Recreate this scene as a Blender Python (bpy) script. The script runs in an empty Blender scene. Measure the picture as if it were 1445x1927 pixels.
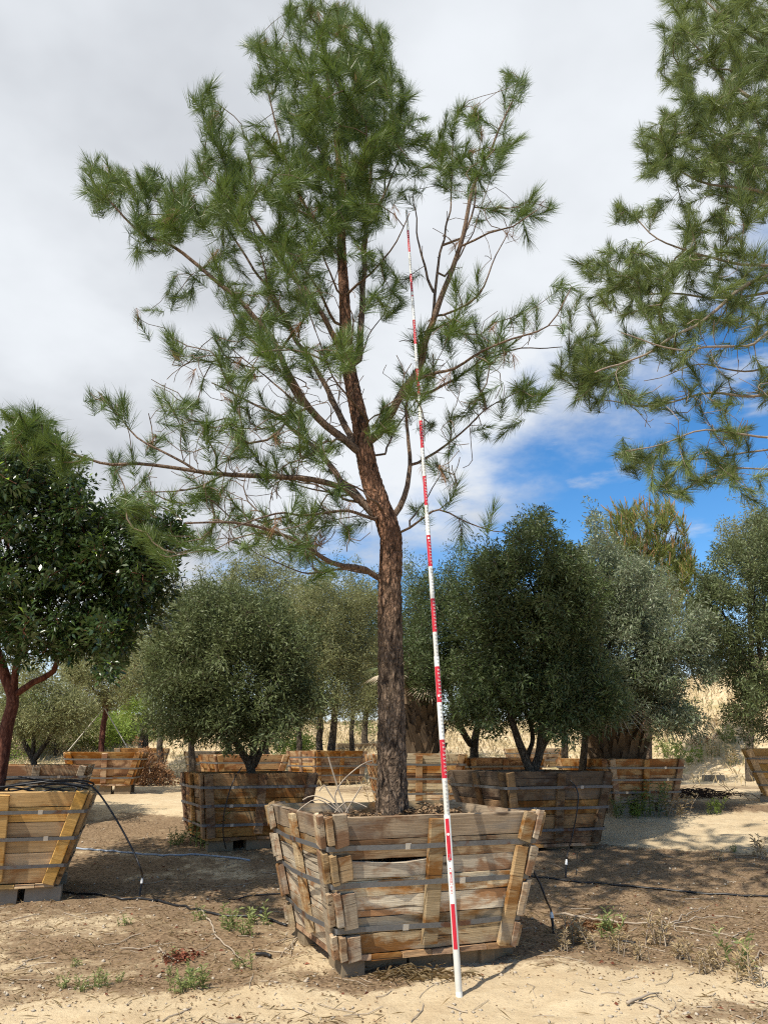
import bpy, math, random
import numpy as np
from mathutils import Matrix, Vector

SC = bpy.context.scene
COL = SC.collection
R = math.radians
rng = np.random.default_rng(7)
random.seed(7)

# ------------------------------------------------------------------ camera
F, TH, CAMZ = 1450.0, R(17.6), 1.70
cd = bpy.data.cameras.new('camera')
cam = bpy.data.objects.new('camera', cd)
COL.objects.link(cam)
cam.location = (0, 0, CAMZ)
cam.rotation_euler = (R(90) + TH, 0, 0)
cd.sensor_fit = 'HORIZONTAL'
cd.sensor_width = 36.0
cd.lens = 36.0 * F / 1445.0
cd.clip_start = 0.05
cd.clip_end = 2000
SC.camera = cam

# ------------------------------------------------------------------ sun, sky, exposure
SUN_ELEV = R(54)
SUN_TO = np.array([-0.61, -0.79])                    # horizontal direction towards the sun
SUN_TO = SUN_TO / np.linalg.norm(SUN_TO)
sl = bpy.data.lights.new('sun', 'SUN')
sl.energy = 5.0
sl.angle = R(0.55)
sl.color = (1.0, 0.93, 0.82)
sun = bpy.data.objects.new('sun', sl)
COL.objects.link(sun)
to_sun = Vector((SUN_TO[0] * math.cos(SUN_ELEV), SUN_TO[1] * math.cos(SUN_ELEV), math.sin(SUN_ELEV)))
sun.rotation_euler = to_sun.to_track_quat('Z', 'Y').to_euler()
sun.location = to_sun * 60

W = bpy.data.worlds.new('World')
SC.world = W
W.use_nodes = True
wt = W.node_tree
wt.nodes.clear()


def wn(t, **k):
    n = wt.nodes.new(t)
    for a, b in k.items():
        setattr(n, a, b)
    return n


def wmath(op, a, b=None, c=None, clamp=False):
    n = wn('ShaderNodeMath', operation=op)
    n.use_clamp = clamp
    for i, v in enumerate((a, b, c)):
        if v is None:
            continue
        if isinstance(v, (int, float)):
            n.inputs[i].default_value = v
        else:
            wt.links.new(v, n.inputs[i])
    return n.outputs[0]


def wnoise(vec, scale, detail, rough=0.55):
    n = wn('ShaderNodeTexNoise')
    n.inputs['Scale'].default_value = scale
    n.inputs['Detail'].default_value = detail
    n.inputs['Roughness'].default_value = rough
    wt.links.new(vec, n.inputs['Vector'])
    return n.outputs['Fac']


def wstep(x, a, b, lo=0.0, hi=1.0):
    n = wn('ShaderNodeMapRange', interpolation_type='SMOOTHSTEP')
    n.inputs[1].default_value = a
    n.inputs[2].default_value = b
    n.inputs[3].default_value = lo
    n.inputs[4].default_value = hi
    wt.links.new(x, n.inputs[0])
    return n.outputs[0]


def wmix(f, a, b):
    n = wn('ShaderNodeMix', data_type='RGBA')
    wt.links.new(f, n.inputs[0])
    for i, v in ((6, a), (7, b)):
        if isinstance(v, tuple):
            n.inputs[i].default_value = v
        else:
            wt.links.new(v, n.inputs[i])
    return n.outputs[2]


sky = wn('ShaderNodeTexSky', sky_type='NISHITA')
sky.sun_disc = False
sky.sun_elevation = SUN_ELEV
sky.sun_rotation = math.atan2(SUN_TO[0], SUN_TO[1])
sky.altitude = 300
sky.air_density = 1.0
sky.dust_density = 0.25
sky.ozone_density = 3.0
hs = wn('ShaderNodeHueSaturation')
hs.inputs['Saturation'].default_value = 1.3
hs.inputs['Value'].default_value = 1.35
wt.links.new(sky.outputs[0], hs.inputs['Color'])
tc = wn('ShaderNodeTexCoord')
sep = wn('ShaderNodeSeparateXYZ')
wt.links.new(tc.outputs['Generated'], sep.inputs[0])
dx, dy, dz = sep.outputs
zz = wmath('ADD', wmath('MAXIMUM', dz, 0.0), 0.22)          # cloud deck seen in perspective
cmb = wn('ShaderNodeCombineXYZ')
wt.links.new(wmath('DIVIDE', dx, zz), cmb.inputs[0])
wt.links.new(wmath('DIVIDE', dy, zz), cmb.inputs[1])
deck = cmb.outputs[0]
n_big = wnoise(deck, 1.5, 7, 0.55)
n_fine = wnoise(deck, 5.0, 8, 0.6)
edge = wmath('SUBTRACT', wmath('SUBTRACT', dz, wmath('MULTIPLY', dx, 0.42)), 0.29)
edge = wmath('ADD', edge, wmath('MULTIPLY', wmath('SUBTRACT', dy, 0.85), 0.36))      # the bank breaks up towards the sun, behind
edge = wmath('ADD', edge, wmath('MULTIPLY', wmath('SUBTRACT', n_big, 0.5), 0.40))
edge = wmath('ADD', edge, wmath('MULTIPLY', wmath('SUBTRACT', n_fine, 0.5), 0.16))
cover = wstep(edge, -0.055, 0.075)
cmb2 = wn('ShaderNodeCombineXYZ')
wt.links.new(wmath('MULTIPLY', dx, 1.0), cmb2.inputs[0])
wt.links.new(dy, cmb2.inputs[1])
wt.links.new(wmath('MULTIPLY', dz, 3.2), cmb2.inputs[2])
wisp = wstep(wnoise(cmb2.outputs[0], 5.5, 8, 0.6), 0.52, 0.74, 0.0, 0.75)
low = wstep(dz, 0.02, 0.22, 0.8, 0.0)                      # brighter cumulus low over the horizon
cover = wmath('MAXIMUM', cover, wisp)
cover = wmath('MAXIMUM', cover, low)
shade = wstep(wnoise(deck, 1.05, 6, 0.5), 0.33, 0.58)
ccol = wmix(shade, (4.15, 4.35, 4.7, 1), (6.75, 7.05, 7.4, 1))
skycol = wmix(cover, hs.outputs[0], ccol)
bg = wn('ShaderNodeBackground')
bg.inputs['Strength'].default_value = 0.10
wt.links.new(skycol, bg.inputs['Color'])
wo = wn('ShaderNodeOutputWorld')
wt.links.new(bg.outputs[0], wo.inputs[0])

vs = SC.view_settings
vs.view_transform = 'Standard'
vs.look = 'None'
vs.gamma = 1.0
vs.use_curve_mapping = False
vs.exposure = 0.38
cy = SC.cycles
cy.max_bounces = 5
cy.diffuse_bounces = 3
cy.glossy_bounces = 2
cy.transmission_bounces = 3
cy.transparent_max_bounces = 4
cy.sample_clamp_indirect = 6.0
cy.use_denoising = False
cy.filter_width = 1.15

# ------------------------------------------------------------------ maths helpers
c_, s_ = math.cos(TH), math.sin(TH)


def ray(u, v):
    x, up = (u - 722.5) / F, -(v - 963.5) / F
    return np.array([x, c_ - s_ * up, s_ + c_ * up])


def at(u, v, Y):
    """world point on the sight line of photo pixel (u, v), Y metres in front of the camera"""
    d = ray(u, v)
    return np.array([0, 0, CAMZ]) + d * (Y / d[1])


def hash3(ix, iy, iz, seed):
    h = (ix * 374761393 + iy * 668265263 + iz * 2147483647 + seed * 974711) & 0xFFFFFFFF
    h = ((h ^ (h >> 13)) * 1274126177) & 0xFFFFFFFF
    return ((h ^ (h >> 16)) & 0xFFFFFF) / float(0xFFFFFF)


def vnoise(P, seed=0):
    P = np.asarray(P, float)
    i = np.floor(P).astype(np.int64)
    f = P - i
    f = f * f * (3 - 2 * f)
    o = 0
    for a in (0, 1):
        for b in (0, 1):
            for c in (0, 1):
                w = (f[..., 0] if a else 1 - f[..., 0]) * (f[..., 1] if b else 1 - f[..., 1]) * (f[..., 2] if c else 1 - f[..., 2])
                o = o + w * hash3(i[..., 0] + a, i[..., 1] + b, i[..., 2] + c, seed)
    return o


def fbm(P, seed=0, octv=4):
    P = np.asarray(P, float)
    o, a, t = 0, 1.0, 0
    for k in range(octv):
        o = o + a * vnoise(P * (2 ** k), seed + k)
        t += a
        a *= .5
    return o / t


def sstep(x, a, b):
    t = np.clip((x - a) / (b - a), 0, 1)
    return t * t * (3 - 2 * t)


def P3(x, y, s=1.0, z=0.0):
    return np.stack([np.asarray(x, float) * s, np.asarray(y, float) * s, np.zeros_like(np.asarray(x, float)) + z], -1)


_ty = np.array([-400, 6.5, 10, 13, 17, 21, 25, 30, 400])
_tz = np.array([0.0, 0.0, 0.09, 0.30, 0.70, 0.80, 0.86, 0.92, 0.97])


def terrain(x, y):
    """smooth lie of the land, without the small bumps"""
    x = np.asarray(x, float)
    y = np.asarray(y, float)
    z = np.interp(y, _ty, _tz)
    ridge = 2.5 + 3.2 * sstep(x / np.maximum(y, 1), 0.22, 0.50) + 0.5 * sstep(-x / np.maximum(y, 1), 0.2, 0.4)
    foot = 30 - 4.0 * sstep(x / np.maximum(y, 1), 0.22, 0.45)
    wob = (fbm(P3(x, y, .12, 3.3), 5, 3) - .5) * 5
    z = z + ridge * sstep(y + wob, foot, foot + 15) + 0.9 * sstep(y + wob, foot + 16, foot + 60)
    return z


def bumps(x, y):
    b = (fbm(P3(x, y, .55), 11, 3) - .5) * .12 + (fbm(P3(x, y, 2.6, 2), 12, 3) - .5) * .05
    for o in (-1.25, -.55, .35, 1.05):                  # wheel ruts of the yard road
        b = b - .028 * np.exp(-((y - 17.0 + .38 * x - o + .15 * np.sin(x * .7)) / .13) ** 2)
    return b + (fbm(P3(x, y, 9, 4), 13, 2) - .5) * .030


def ground_z(x, y):
    return terrain(x, y) + bumps(x, y)


def gnd(u, v):
    """world point where the sight line of photo pixel (u, v) meets the ground"""
    d = ray(u, v)
    d = d / d[1]
    for Y in np.arange(2.5, 45, .05):
        x, z = d[0] * Y, CAMZ + d[2] * Y
        if z <= float(ground_z(x, Y)):
            return np.array([x, Y, float(ground_z(x, Y))])
    return np.array([d[0] * 45, 45, float(ground_z(d[0] * 45, 45))])


# ------------------------------------------------------------------ object helpers
def new_mesh(name, verts, faces, mat=None, smooth=False, attrs=None):
    """verts Nx3; faces: list of tuples or an array (M,k)"""
    me = bpy.data.meshes.new(name)
    if isinstance(faces, np.ndarray):
        verts = np.asarray(verts, np.float32)
        M, k = faces.shape
        me.vertices.add(len(verts))
        me.vertices.foreach_set('co', verts.ravel())
        me.loops.add(M * k)
        me.loops.foreach_set('vertex_index', faces.astype(np.int32).ravel())
        me.polygons.add(M)
        me.polygons.foreach_set('loop_start', np.arange(0, M * k, k, dtype=np.int32))
        me.polygons.foreach_set('loop_total', np.full(M, k, np.int32))
        me.update(calc_edges=True)
    else:
        me.from_pydata([tuple(map(float, v)) for v in verts], [], [tuple(map(int, f)) for f in faces])
        me.update()
    if smooth:
        me.polygons.foreach_set('use_smooth', np.ones(len(me.polygons), bool))
    for an, (dom, data) in (attrs or {}).items():
        a = me.attributes.new(an, 'FLOAT', dom)
        a.data.foreach_set('value', np.asarray(data, np.float32))
    if mat:
        me.materials.append(mat)
    return me


def obj(name, me, parent=None, mat4=None, kind=None):
    o = bpy.data.objects.new(name, me)
    COL.objects.link(o)
    if parent is not None:
        o.parent = parent
    if mat4 is not None:
        o.matrix_local = mat4
    if kind:
        o['kind'] = kind
    return o


def tag(o, label, cat, group=None):
    o['label'] = label
    o['category'] = cat
    if group:
        o['group'] = group
    return o


def empty(name, loc, label, cat, group=None, rz=0.0):
    o = bpy.data.objects.new(name, None)
    COL.objects.link(o)
    o.location = tuple(map(float, loc))
    o.rotation_euler = (0, 0, rz)
    o.empty_display_size = .2
    return tag(o, label, cat, group)


class Geo:
    """collects pieces into one mesh"""
    def __init__(s):
        s.v, s.f, s.n = [], [], 0

    def add(s, v, f):
        v = np.asarray(v, float)
        s.v.append(v)
        s.f += [tuple(int(i) + s.n for i in q) for q in f]
        s.n += len(v)

    def box(s, c, size, M=None, jit=0.0):
        x, y, z = np.asarray(size) / 2
        v = np.array([[a * x, b * y, d * z] for a in (-1, 1) for b in (-1, 1) for d in (-1, 1)])
        if jit:
            v = v + rng.uniform(-jit, jit, v.shape)
        if M is not None:
            v = v @ np.asarray(M).T
        s.add(v + np.asarray(c), [(0, 1, 3, 2), (4, 6, 7, 5), (0, 4, 5, 1), (2, 3, 7, 6), (0, 2, 6, 4), (1, 5, 7, 3)])

    def mesh(s, name, mat, smooth=False):
        return new_mesh(name, np.concatenate(s.v), s.f, mat, smooth)

    def tube(s, pts, rad, sides=6, cap=True):
        v, f = tube(pts, rad, sides, cap)
        s.add(v, f)


def tube(pts, rad, sides=6, cap=True):
    pts = np.asarray(pts, float)
    n = len(pts)
    rad = np.broadcast_to(np.asarray(rad, float), (n,))
    t = np.gradient(pts, axis=0)
    t /= np.linalg.norm(t, axis=1, keepdims=True) + 1e-9
    ref = np.array([0.0, 0, 1]) if abs(t[0][2]) < .9 else np.array([1.0, 0, 0])
    a = np.cross(t[0], ref)
    a /= np.linalg.norm(a)
    ang = np.arange(sides) * 2 * np.pi / sides
    ca, sa = np.cos(ang)[:, None], np.sin(ang)[:, None]
    V = np.zeros((n, sides, 3))
    for i in range(n):
        a = a - t[i] * (a @ t[i])
        a /= np.linalg.norm(a) + 1e-9
        b = np.cross(t[i], a)
        V[i] = pts[i] + rad[i] * (ca * a + sa * b)
    idx = np.arange(n * sides).reshape(n, sides)
    nx = np.roll(idx, -1, axis=1)
    q = np.stack([idx[:-1], nx[:-1], nx[1:], idx[1:]], -1).reshape(-1, 4)
    fs = [tuple(r) for r in q]
    if cap:
        fs += [tuple(idx[0][::-1]), tuple(idx[-1])]
    return V.reshape(-1, 3), fs


def smooth_path(pts, step=.12):
    """Catmull-Rom through pts, resampled"""
    p = np.asarray(pts, float)
    if len(p) < 2:
        return p
    e = np.vstack([2 * p[0] - p[1], p, 2 * p[-1] - p[-2]])
    out = []
    for i in range(1, len(e) - 2):
        L = np.linalg.norm(e[i + 1] - e[i])
        m = max(2, int(L / step))
        for t in np.linspace(0, 1, m, endpoint=False):
            out.append(.5 * (2 * e[i] + (e[i + 1] - e[i - 1]) * t + (2 * e[i - 1] - 5 * e[i] + 4 * e[i + 1] - e[i + 2]) * t * t
                             + (-e[i - 1] + 3 * e[i] - 3 * e[i + 1] + e[i + 2]) * t ** 3))
    out.append(p[-1])
    return np.array(out)


# ------------------------------------------------------------------ materials
class NT:
    def __init__(s, name):
        s.m = bpy.data.materials.new(name)
        s.m.use_nodes = True
        s.t = s.m.node_tree
        s.t.nodes.clear()
        s.out = s.t.nodes.new('ShaderNodeOutputMaterial')

    def n(s, t, ins=None, **k):
        nd = s.t.nodes.new(t)
        for a, b in k.items():
            setattr(nd, a, b)
        for a, b in (ins or {}).items():
            s.put(nd.inputs[a], b)
        return nd

    def put(s, sock, v):
        if isinstance(v, bpy.types.NodeSocket):
            s.t.links.new(v, sock)
        else:
            if isinstance(v, tuple) and len(v) == 3 and sock.type == 'RGBA':
                v = v + (1,)
            sock.default_value = v

    def noise(s, vec, scale, detail=4, rough=.55, dist=0.0):
        return s.n('ShaderNodeTexNoise', {'Vector': vec, 'Scale': scale, 'Detail': detail, 'Roughness': rough, 'Distortion': dist}).outputs['Fac']

    def mp(s, vec, scale=(1, 1, 1), loc=(0, 0, 0)):
        return s.n('ShaderNodeMapping', {'Vector': vec, 'Scale': scale, 'Location': loc}).outputs[0]

    def step(s, x, a, b, lo=0., hi=1.):
        return s.n('ShaderNodeMapRange', {0: x, 1: a, 2: b, 3: lo, 4: hi}, interpolation_type='SMOOTHSTEP').outputs[0]

    def math(s, op, a, b=0., clamp=False):
        nd = s.n('ShaderNodeMath', {0: a, 1: b}, operation=op)
        nd.use_clamp = clamp
        return nd.outputs[0]

    def mix(s, f, a, b, blend='MIX'):
        nd = s.n('ShaderNodeMix', data_type='RGBA', blend_type=blend)
        s.put(nd.inputs[0], f)
        s.put(nd.inputs[6], a)
        s.put(nd.inputs[7], b)
        return nd.outputs[2]

    def attr(s, name):
        return s.n('ShaderNodeAttribute', attribute_name=name).outputs['Fac']

    def bsdf(s, col, rough=.8, bump=None, bstr=.4, bdist=.01, spec=.3, metal=0.0):
        b = s.n('ShaderNodeBsdfPrincipled', {'Base Color': col, 'Roughness': rough, 'Specular IOR Level': spec, 'Metallic': metal})
        if bump is not None:
            bn = s.n('ShaderNodeBump', {'Height': bump, 'Strength': bstr, 'Distance': bdist})
            s.t.links.new(bn.outputs[0], b.inputs['Normal'])
        return b.outputs[0]

    def done(s, sh):
        s.t.links.new(sh, s.out.inputs[0])
        return s.m


def plain(name, col, rough=.6, spec=.3, metal=0.0, var=.12, scale=25):
    t = NT(name)
    co = t.n('ShaderNodeTexCoord').outputs['Object']
    nz = t.noise(co, scale, 4)
    c = t.mix(nz, tuple(x * (1 - var) for x in col), tuple(min(1, x * (1 + var)) for x in col))
    return t.done(t.bsdf(c, rough, nz, .15, .004, spec, metal))


def wood(name, base, pale, stain, stain_amt, grey=None, grey_amt=0.0, fresh=0.0):
    """sawn board: grain along local X, runs of stain down the face, knots, checks"""
    t = NT(name)
    co = t.n('ShaderNodeTexCoord').outputs['Object']
    rnd = t.n('ShaderNodeObjectInfo').outputs['Random']
    cx = t.n('ShaderNodeCombineXYZ', {0: t.math('MULTIPLY', rnd, 61.0), 1: t.math('MULTIPLY', rnd, 17.0), 2: t.math('MULTIPLY', rnd, 43.0)}).outputs[0]
    v = t.n('ShaderNodeVectorMath', {0: co, 1: cx}, operation='ADD').outputs[0]
    warp = t.noise(t.mp(v, (.9, 2, 2.2)), 1.6, 2)
    g1 = t.noise(t.mp(v, (1.1, 16, 30)), 2.2, 5, .62, 0.7)
    g2 = t.noise(t.mp(v, (3.0, 60, 110)), 2.0, 3, .6)
    ring = t.n('ShaderNodeTexWave', {'Vector': t.mp(v, (.35, 5, 9)), 'Scale': 2.6, 'Distortion': 5.0, 'Detail': 3.0, 'Detail Scale': .9}, bands_direction='Z').outputs['Fac']
    col = t.mix(t.step(warp, .3, .7), base, pale)
    col = t.mix(t.math('MULTIPLY', t.step(ring, .25, .9), .35), col, tuple(x * .58 for x in base))
    col = t.mix(t.math('MULTIPLY', t.step(g1, .42, .66), .55), col, tuple(x * .5 for x in base))
    st = t.noise(t.mp(v, (1.5, 2, 3.2)), 1.55, 5, .62, .5)
    col = t.mix(t.step(st, .60 - .26 * stain_amt, .74 - .22 * stain_amt, 0, .92), col, stain)
    st2 = t.noise(t.mp(v, (5, 2, 1.1)), 2.0, 4, .6, .3)
    col = t.mix(t.step(st2, .58, .74, 0, .6 * stain_amt), col, tuple(x * .45 for x in stain))
    if grey:
        gz = t.noise(t.mp(v, (.8, 3, 5)), 1.3, 5, .6)
        col = t.mix(t.step(gz, .75 - .65 * grey_amt, .95 - .55 * grey_amt, 0, .92), col, grey)
    vo = t.n('ShaderNodeTexVoronoi', {'Vector': t.mp(v, (1.5, .4, 4.2)), 'Scale': 1.05, 'Randomness': 1.0}).outputs['Distance']
    col = t.mix(t.step(vo, .07, .14, .85, 0), col, (.06, .033, .016))
    ck = t.noise(t.mp(v, (.7, 20, 38)), 1.2, 2, .4, .3)
    crack = t.step(ck, .66, .71)
    col = t.mix(t.math('MULTIPLY', crack, .8 if not fresh else .35), col, (.035, .024, .016))
    col = t.mix(t.step(g2, .35, .75, 0, .22), col, (.05, .035, .025))
    hv = t.n('ShaderNodeHueSaturation', {'Color': col, 'Value': t.step(rnd, 0, 1, .78, 1.18), 'Saturation': t.step(t.math('FRACT', t.math('MULTIPLY', rnd, 7.31)), 0, 1, .82, 1.12)}).outputs[0]
    bump = t.math('SUBTRACT', t.math('ADD', t.math('MULTIPLY', g1, .6), t.math('MULTIPLY', g2, .4)), t.math('MULTIPLY', crack, .9))
    return t.done(t.bsdf(hv, .78, bump, .55, .006, .2))


def leafmat(name, c1, c2, back, rough=.5, spec=.35, trans=.25, backamt=.6):
    t = NT(name)
    r = t.attr('rnd')
    c = t.mix(r, c1, c2)
    geo = t.n('ShaderNodeNewGeometry').outputs['Backfacing']
    c = t.mix(t.math('MULTIPLY', geo, backamt), c, back)
    b = t.bsdf(c, rough, spec=spec)
    tr = t.n('ShaderNodeBsdfTranslucent', {'Color': t.mix(.5, c, tuple(min(1, x * 2.0) for x in c2))}).outputs[0]
    return t.done(t.n('ShaderNodeMixShader', {0: trans, 1: b, 2: tr}).outputs[0])


def barkmat(name, dark, mid, pale, scale=1.0, upper=None, z0=3, z1=5, relief=.02):
    t = NT(name)
    co = t.n('ShaderNodeTexCoord').outputs['Object']
    d = t.noise(co, 3 * scale, 3)
    v = t.n('ShaderNodeVectorMath', {0: co, 1: t.n('ShaderNodeCombineXYZ', {0: t.math('MULTIPLY', d, .12)}).outputs[0]}, operation='ADD').outputs[0]
    w2 = t.n('ShaderNodeTexNoise', {'Vector': t.mp(co, (9 * scale, 9 * scale, 4 * scale)), 'Scale': 1.0, 'Detail': 4.0}).outputs['Color']
    v = t.n('ShaderNodeVectorMath', {0: co, 1: t.n('ShaderNodeVectorMath', {0: w2, 'Scale': .16 / scale}, operation='SCALE').outputs[0]}, operation='ADD').outputs[0]
    vo = t.n('ShaderNodeTexVoronoi', {'Vector': t.mp(v, (30 * scale, 30 * scale, 9 * scale)), 'Scale': 1.0}, feature='DISTANCE_TO_EDGE').outputs['Distance']
    n1 = t.noise(t.mp(co, (22 * scale, 22 * scale, 7 * scale)), 2.0, 6, .68)
    fis = t.noise(t.mp(v, (24 * scale, 24 * scale, 3.2 * scale)), 1.0, 4, .6)
    plate = t.math('MULTIPLY', t.step(vo, .0, .22, .35, 1), t.step(fis, .36, .50))
    c = t.mix(t.step(n1, .32, .68), mid, pale)
    if upper:
        z = t.n('ShaderNodeSeparateXYZ', {0: co}).outputs[2]
        zf = t.step(t.math('ADD', z, t.math('MULTIPLY', t.math('SUBTRACT', d, .5), 1.2)), z0, z1)
        c = t.mix(zf, c, t.mix(t.step(n1, .35, .65), upper, tuple(x * 1.5 for x in upper)))
    c = t.mix(plate, dark, c)
    h = t.math('ADD', t.math('MULTIPLY', plate, .7), t.math('MULTIPLY', n1, .6))
    return t.done(t.bsdf(c, .9, h, .8, relief, .15))


M = {}
M['w_grey'] = wood('weathered_board', (.40, .28, .155), (.49, .36, .21), (.19, .09, .032), .55, (.27, .23, .175), .38)
M['w_cream'] = wood('pale_board', (.68, .55, .36), (.76, .66, .47), (.34, .15, .04), .5, (.40, .35, .28), .10)
M['w_tan'] = wood('tan_board', (.48, .30, .14), (.56, .38, .19), (.25, .10, .027), .75, (.29, .24, .18), .18)
M['w_tan2'] = wood('worn_tan_board', (.46, .35, .21), (.56, .45, .29), (.24, .11, .036), .6, (.32, .28, .22), .3)
M['w_orange'] = wood('orange_stained_board', (.47, .28, .12), (.54, .36, .18), (.25, .095, .025), .75, (.22, .19, .155), .2)
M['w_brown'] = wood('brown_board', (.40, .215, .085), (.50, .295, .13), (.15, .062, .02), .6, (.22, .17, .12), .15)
M['w_dark'] = wood('shade_dark_board', (.20, .13, .07), (.26, .175, .10), (.09, .045, .02), .55, (.16, .135, .105), .35)  # board colour darkened for the deep shade under the olive crown
M['w_new'] = wood('new_yellow_board', (.58, .35, .13), (.65, .43, .19), (.42, .20, .055), .28, fresh=1)
M['w_old'] = wood('silver_board', (.35, .27, .17), (.42, .335, .22), (.20, .105, .04), .5, (.29, .255, .20), .45)
def strapmat_():
    t = NT('galvanised_strap')
    co = t.n('ShaderNodeTexCoord').outputs['Object']
    n1, n2 = t.noise(co, 3.2, 5, .65), t.noise(co, 40, 4)
    c = t.mix(n2, (.11, .115, .12), (.21, .22, .23))
    c = t.mix(t.step(n1, .56, .66, 0, .9), c, (.13, .055, .025))
    return t.done(t.bsdf(c, .48, n2, .3, .003, .5, .45))


M['strap'] = strapmat_()
M['rust'] = plain('rusty_strap', (.12, .05, .025), .8, .2, .2, .4, 30)
M['clip'] = plain('steel_clip', (.55, .55, .53), .35, .5, .6)
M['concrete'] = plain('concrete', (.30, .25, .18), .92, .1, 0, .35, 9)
M['concrete_d'] = plain('shaded_concrete', (.215, .165, .105), .92, .1, 0, .45, 6)  # darker copy of the concrete, shadow under the boxes put into its colour
M['soil'] = plain('potting_soil', (.050, .036, .026), .95, .05, 0, .5, 30)
M['black'] = plain('black_polyethylene', (.012, .012, .013), .42, .4)
M['bluehose'] = plain('blue_grey_hose', (.27, .31, .36), .55, .3)
M['whiteplastic'] = plain('white_plastic', (.75, .75, .72), .4, .4, var=.05)
M['polewhite'] = plain('white_fibreglass', (.66, .66, .60), .42, .4, var=.14, scale=9)
M['polered'] = plain('red_print', (.46, .016, .03), .45, .35, var=.25, scale=14)
M['polegrey'] = plain('grey_print', (.22, .22, .21), .5, .3)
M['twigwood'] = plain('dry_grey_twig', (.34, .28, .21), .9, .1, var=.3)
M['rope'] = plain('pale_rope', (.52, .47, .36), .9, .1)
M['bark'] = barkmat('pine_bark', (.028, .019, .013), (.17, .115, .075), (.30, .215, .145), 1.0, (.235, .125, .075), 1.5, 2.9, .03)
M['pinelimb'] = barkmat('pine_limb_bark', (.06, .038, .026), (.20, .135, .092), (.29, .215, .155), 2.2, relief=.01)
M['pinetwig'] = plain('pine_twig', (.17, .125, .09), .85, .15, var=.3)
M['pinetwig2'] = plain('grey_pine_twig', (.27, .215, .165), .85, .15, var=.3)
M['redbark'] = barkmat('madrone_bark', (.06, .02, .013), (.125, .042, .026), (.19, .085, .055), 1.1, relief=.004)
M['olivebark'] = barkmat('olive_bark', (.03, .022, .016), (.11, .088, .064), (.17, .14, .105), 1.6, relief=.012)
M['palmfibre'] = plain('palm_fibre', (.11, .075, .046), .95, .08, var=.5, scale=14)
M['boot'] = plain('palm_leaf_base', (.15, .108, .07), .9, .1, var=.5, scale=10)
M['needle'] = leafmat('pine_needle', (.038, .080, .014), (.150, .205, .040), (.06, .11, .03), .42, .4, .22, .3)
M['needle2'] = leafmat('grey_pine_needle', (.065, .105, .028), (.21, .255, .07), (.08, .13, .05), .42, .4, .22, .3)
M['needle_y'] = leafmat('yellow_pine_needle', (.10, .145, .03), (.22, .235, .055), (.16, .17, .05), .5, .3, .25, .3)
M['olive'] = leafmat('olive_leaf', (.046, .070, .022), (.135, .162, .060), (.19, .22, .12), .5, .25, .16, .55)
M['olive_s'] = leafmat('silver_olive_leaf', (.065, .095, .042), (.155, .19, .10), (.32, .35, .24), .45, .35, .18, .8)
M['olive_d'] = leafmat('dark_olive_leaf', (.028, .052, .014), (.085, .115, .034), (.14, .17, .085), .45, .3, .16, .55)
M['olive_y'] = leafmat('pale_olive_leaf', (.12, .135, .05), (.22, .23, .09), (.28, .28, .16), .5, .35, .25, .6)
M['green_y'] = leafmat('fresh_green_leaf', (.10, .16, .025), (.22, .30, .05), (.18, .24, .06), .5, .35, .35, .5)
M['madrone'] = leafmat('madrone_leaf', (.016, .034, .010), (.048, .085, .020), (.07, .10, .03), .30, .55, .18, .6)
M['madrone_n'] = leafmat('madrone_new_leaf', (.12, .20, .02), (.22, .32, .04), (.18, .26, .05), .35, .5, .45, .5)
M['palmleaf'] = leafmat('palm_frond', (.05, .085, .025), (.12, .15, .05), (.10, .13, .06), .45, .4, .15, .4)
M['palmdead'] = leafmat('dead_palm_frond', (.36, .29, .20), (.5, .43, .32), (.4, .34, .25), .8, .1, .1, .4)
M['weed'] = leafmat('weed_leaf', (.16, .20, .06), (.30, .33, .13), (.18, .22, .09), .6, .25, .25, .5)
M['dryweed'] = leafmat('dry_weed', (.26, .19, .10), (.42, .33, .19), (.34, .27, .16), .9, .1, .2, .5)
M['drybush'] = leafmat('dead_bush_leaf', (.17, .085, .04), (.33, .19, .10), (.26, .15, .08), .9, .1, .15, .5)
M['litter'] = leafmat('fallen_leaf', (.10, .055, .028), (.34, .23, .13), (.27, .19, .11), .8, .15, .05, .5)
M['redleaf'] = leafmat('red_fallen_leaf', (.11, .035, .02), (.24, .085, .045), (.18, .07, .04), .7, .2, .1, .5)
M['hillgrass'] = leafmat('golden_dry_grass', (.40, .315, .18), (.56, .46, .30), (.46, .38, .22), .9, .1, .2, .3)
M['pebble'] = plain('pebble', (.40, .34, .26), .9, .1, var=.4, scale=12)


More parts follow.
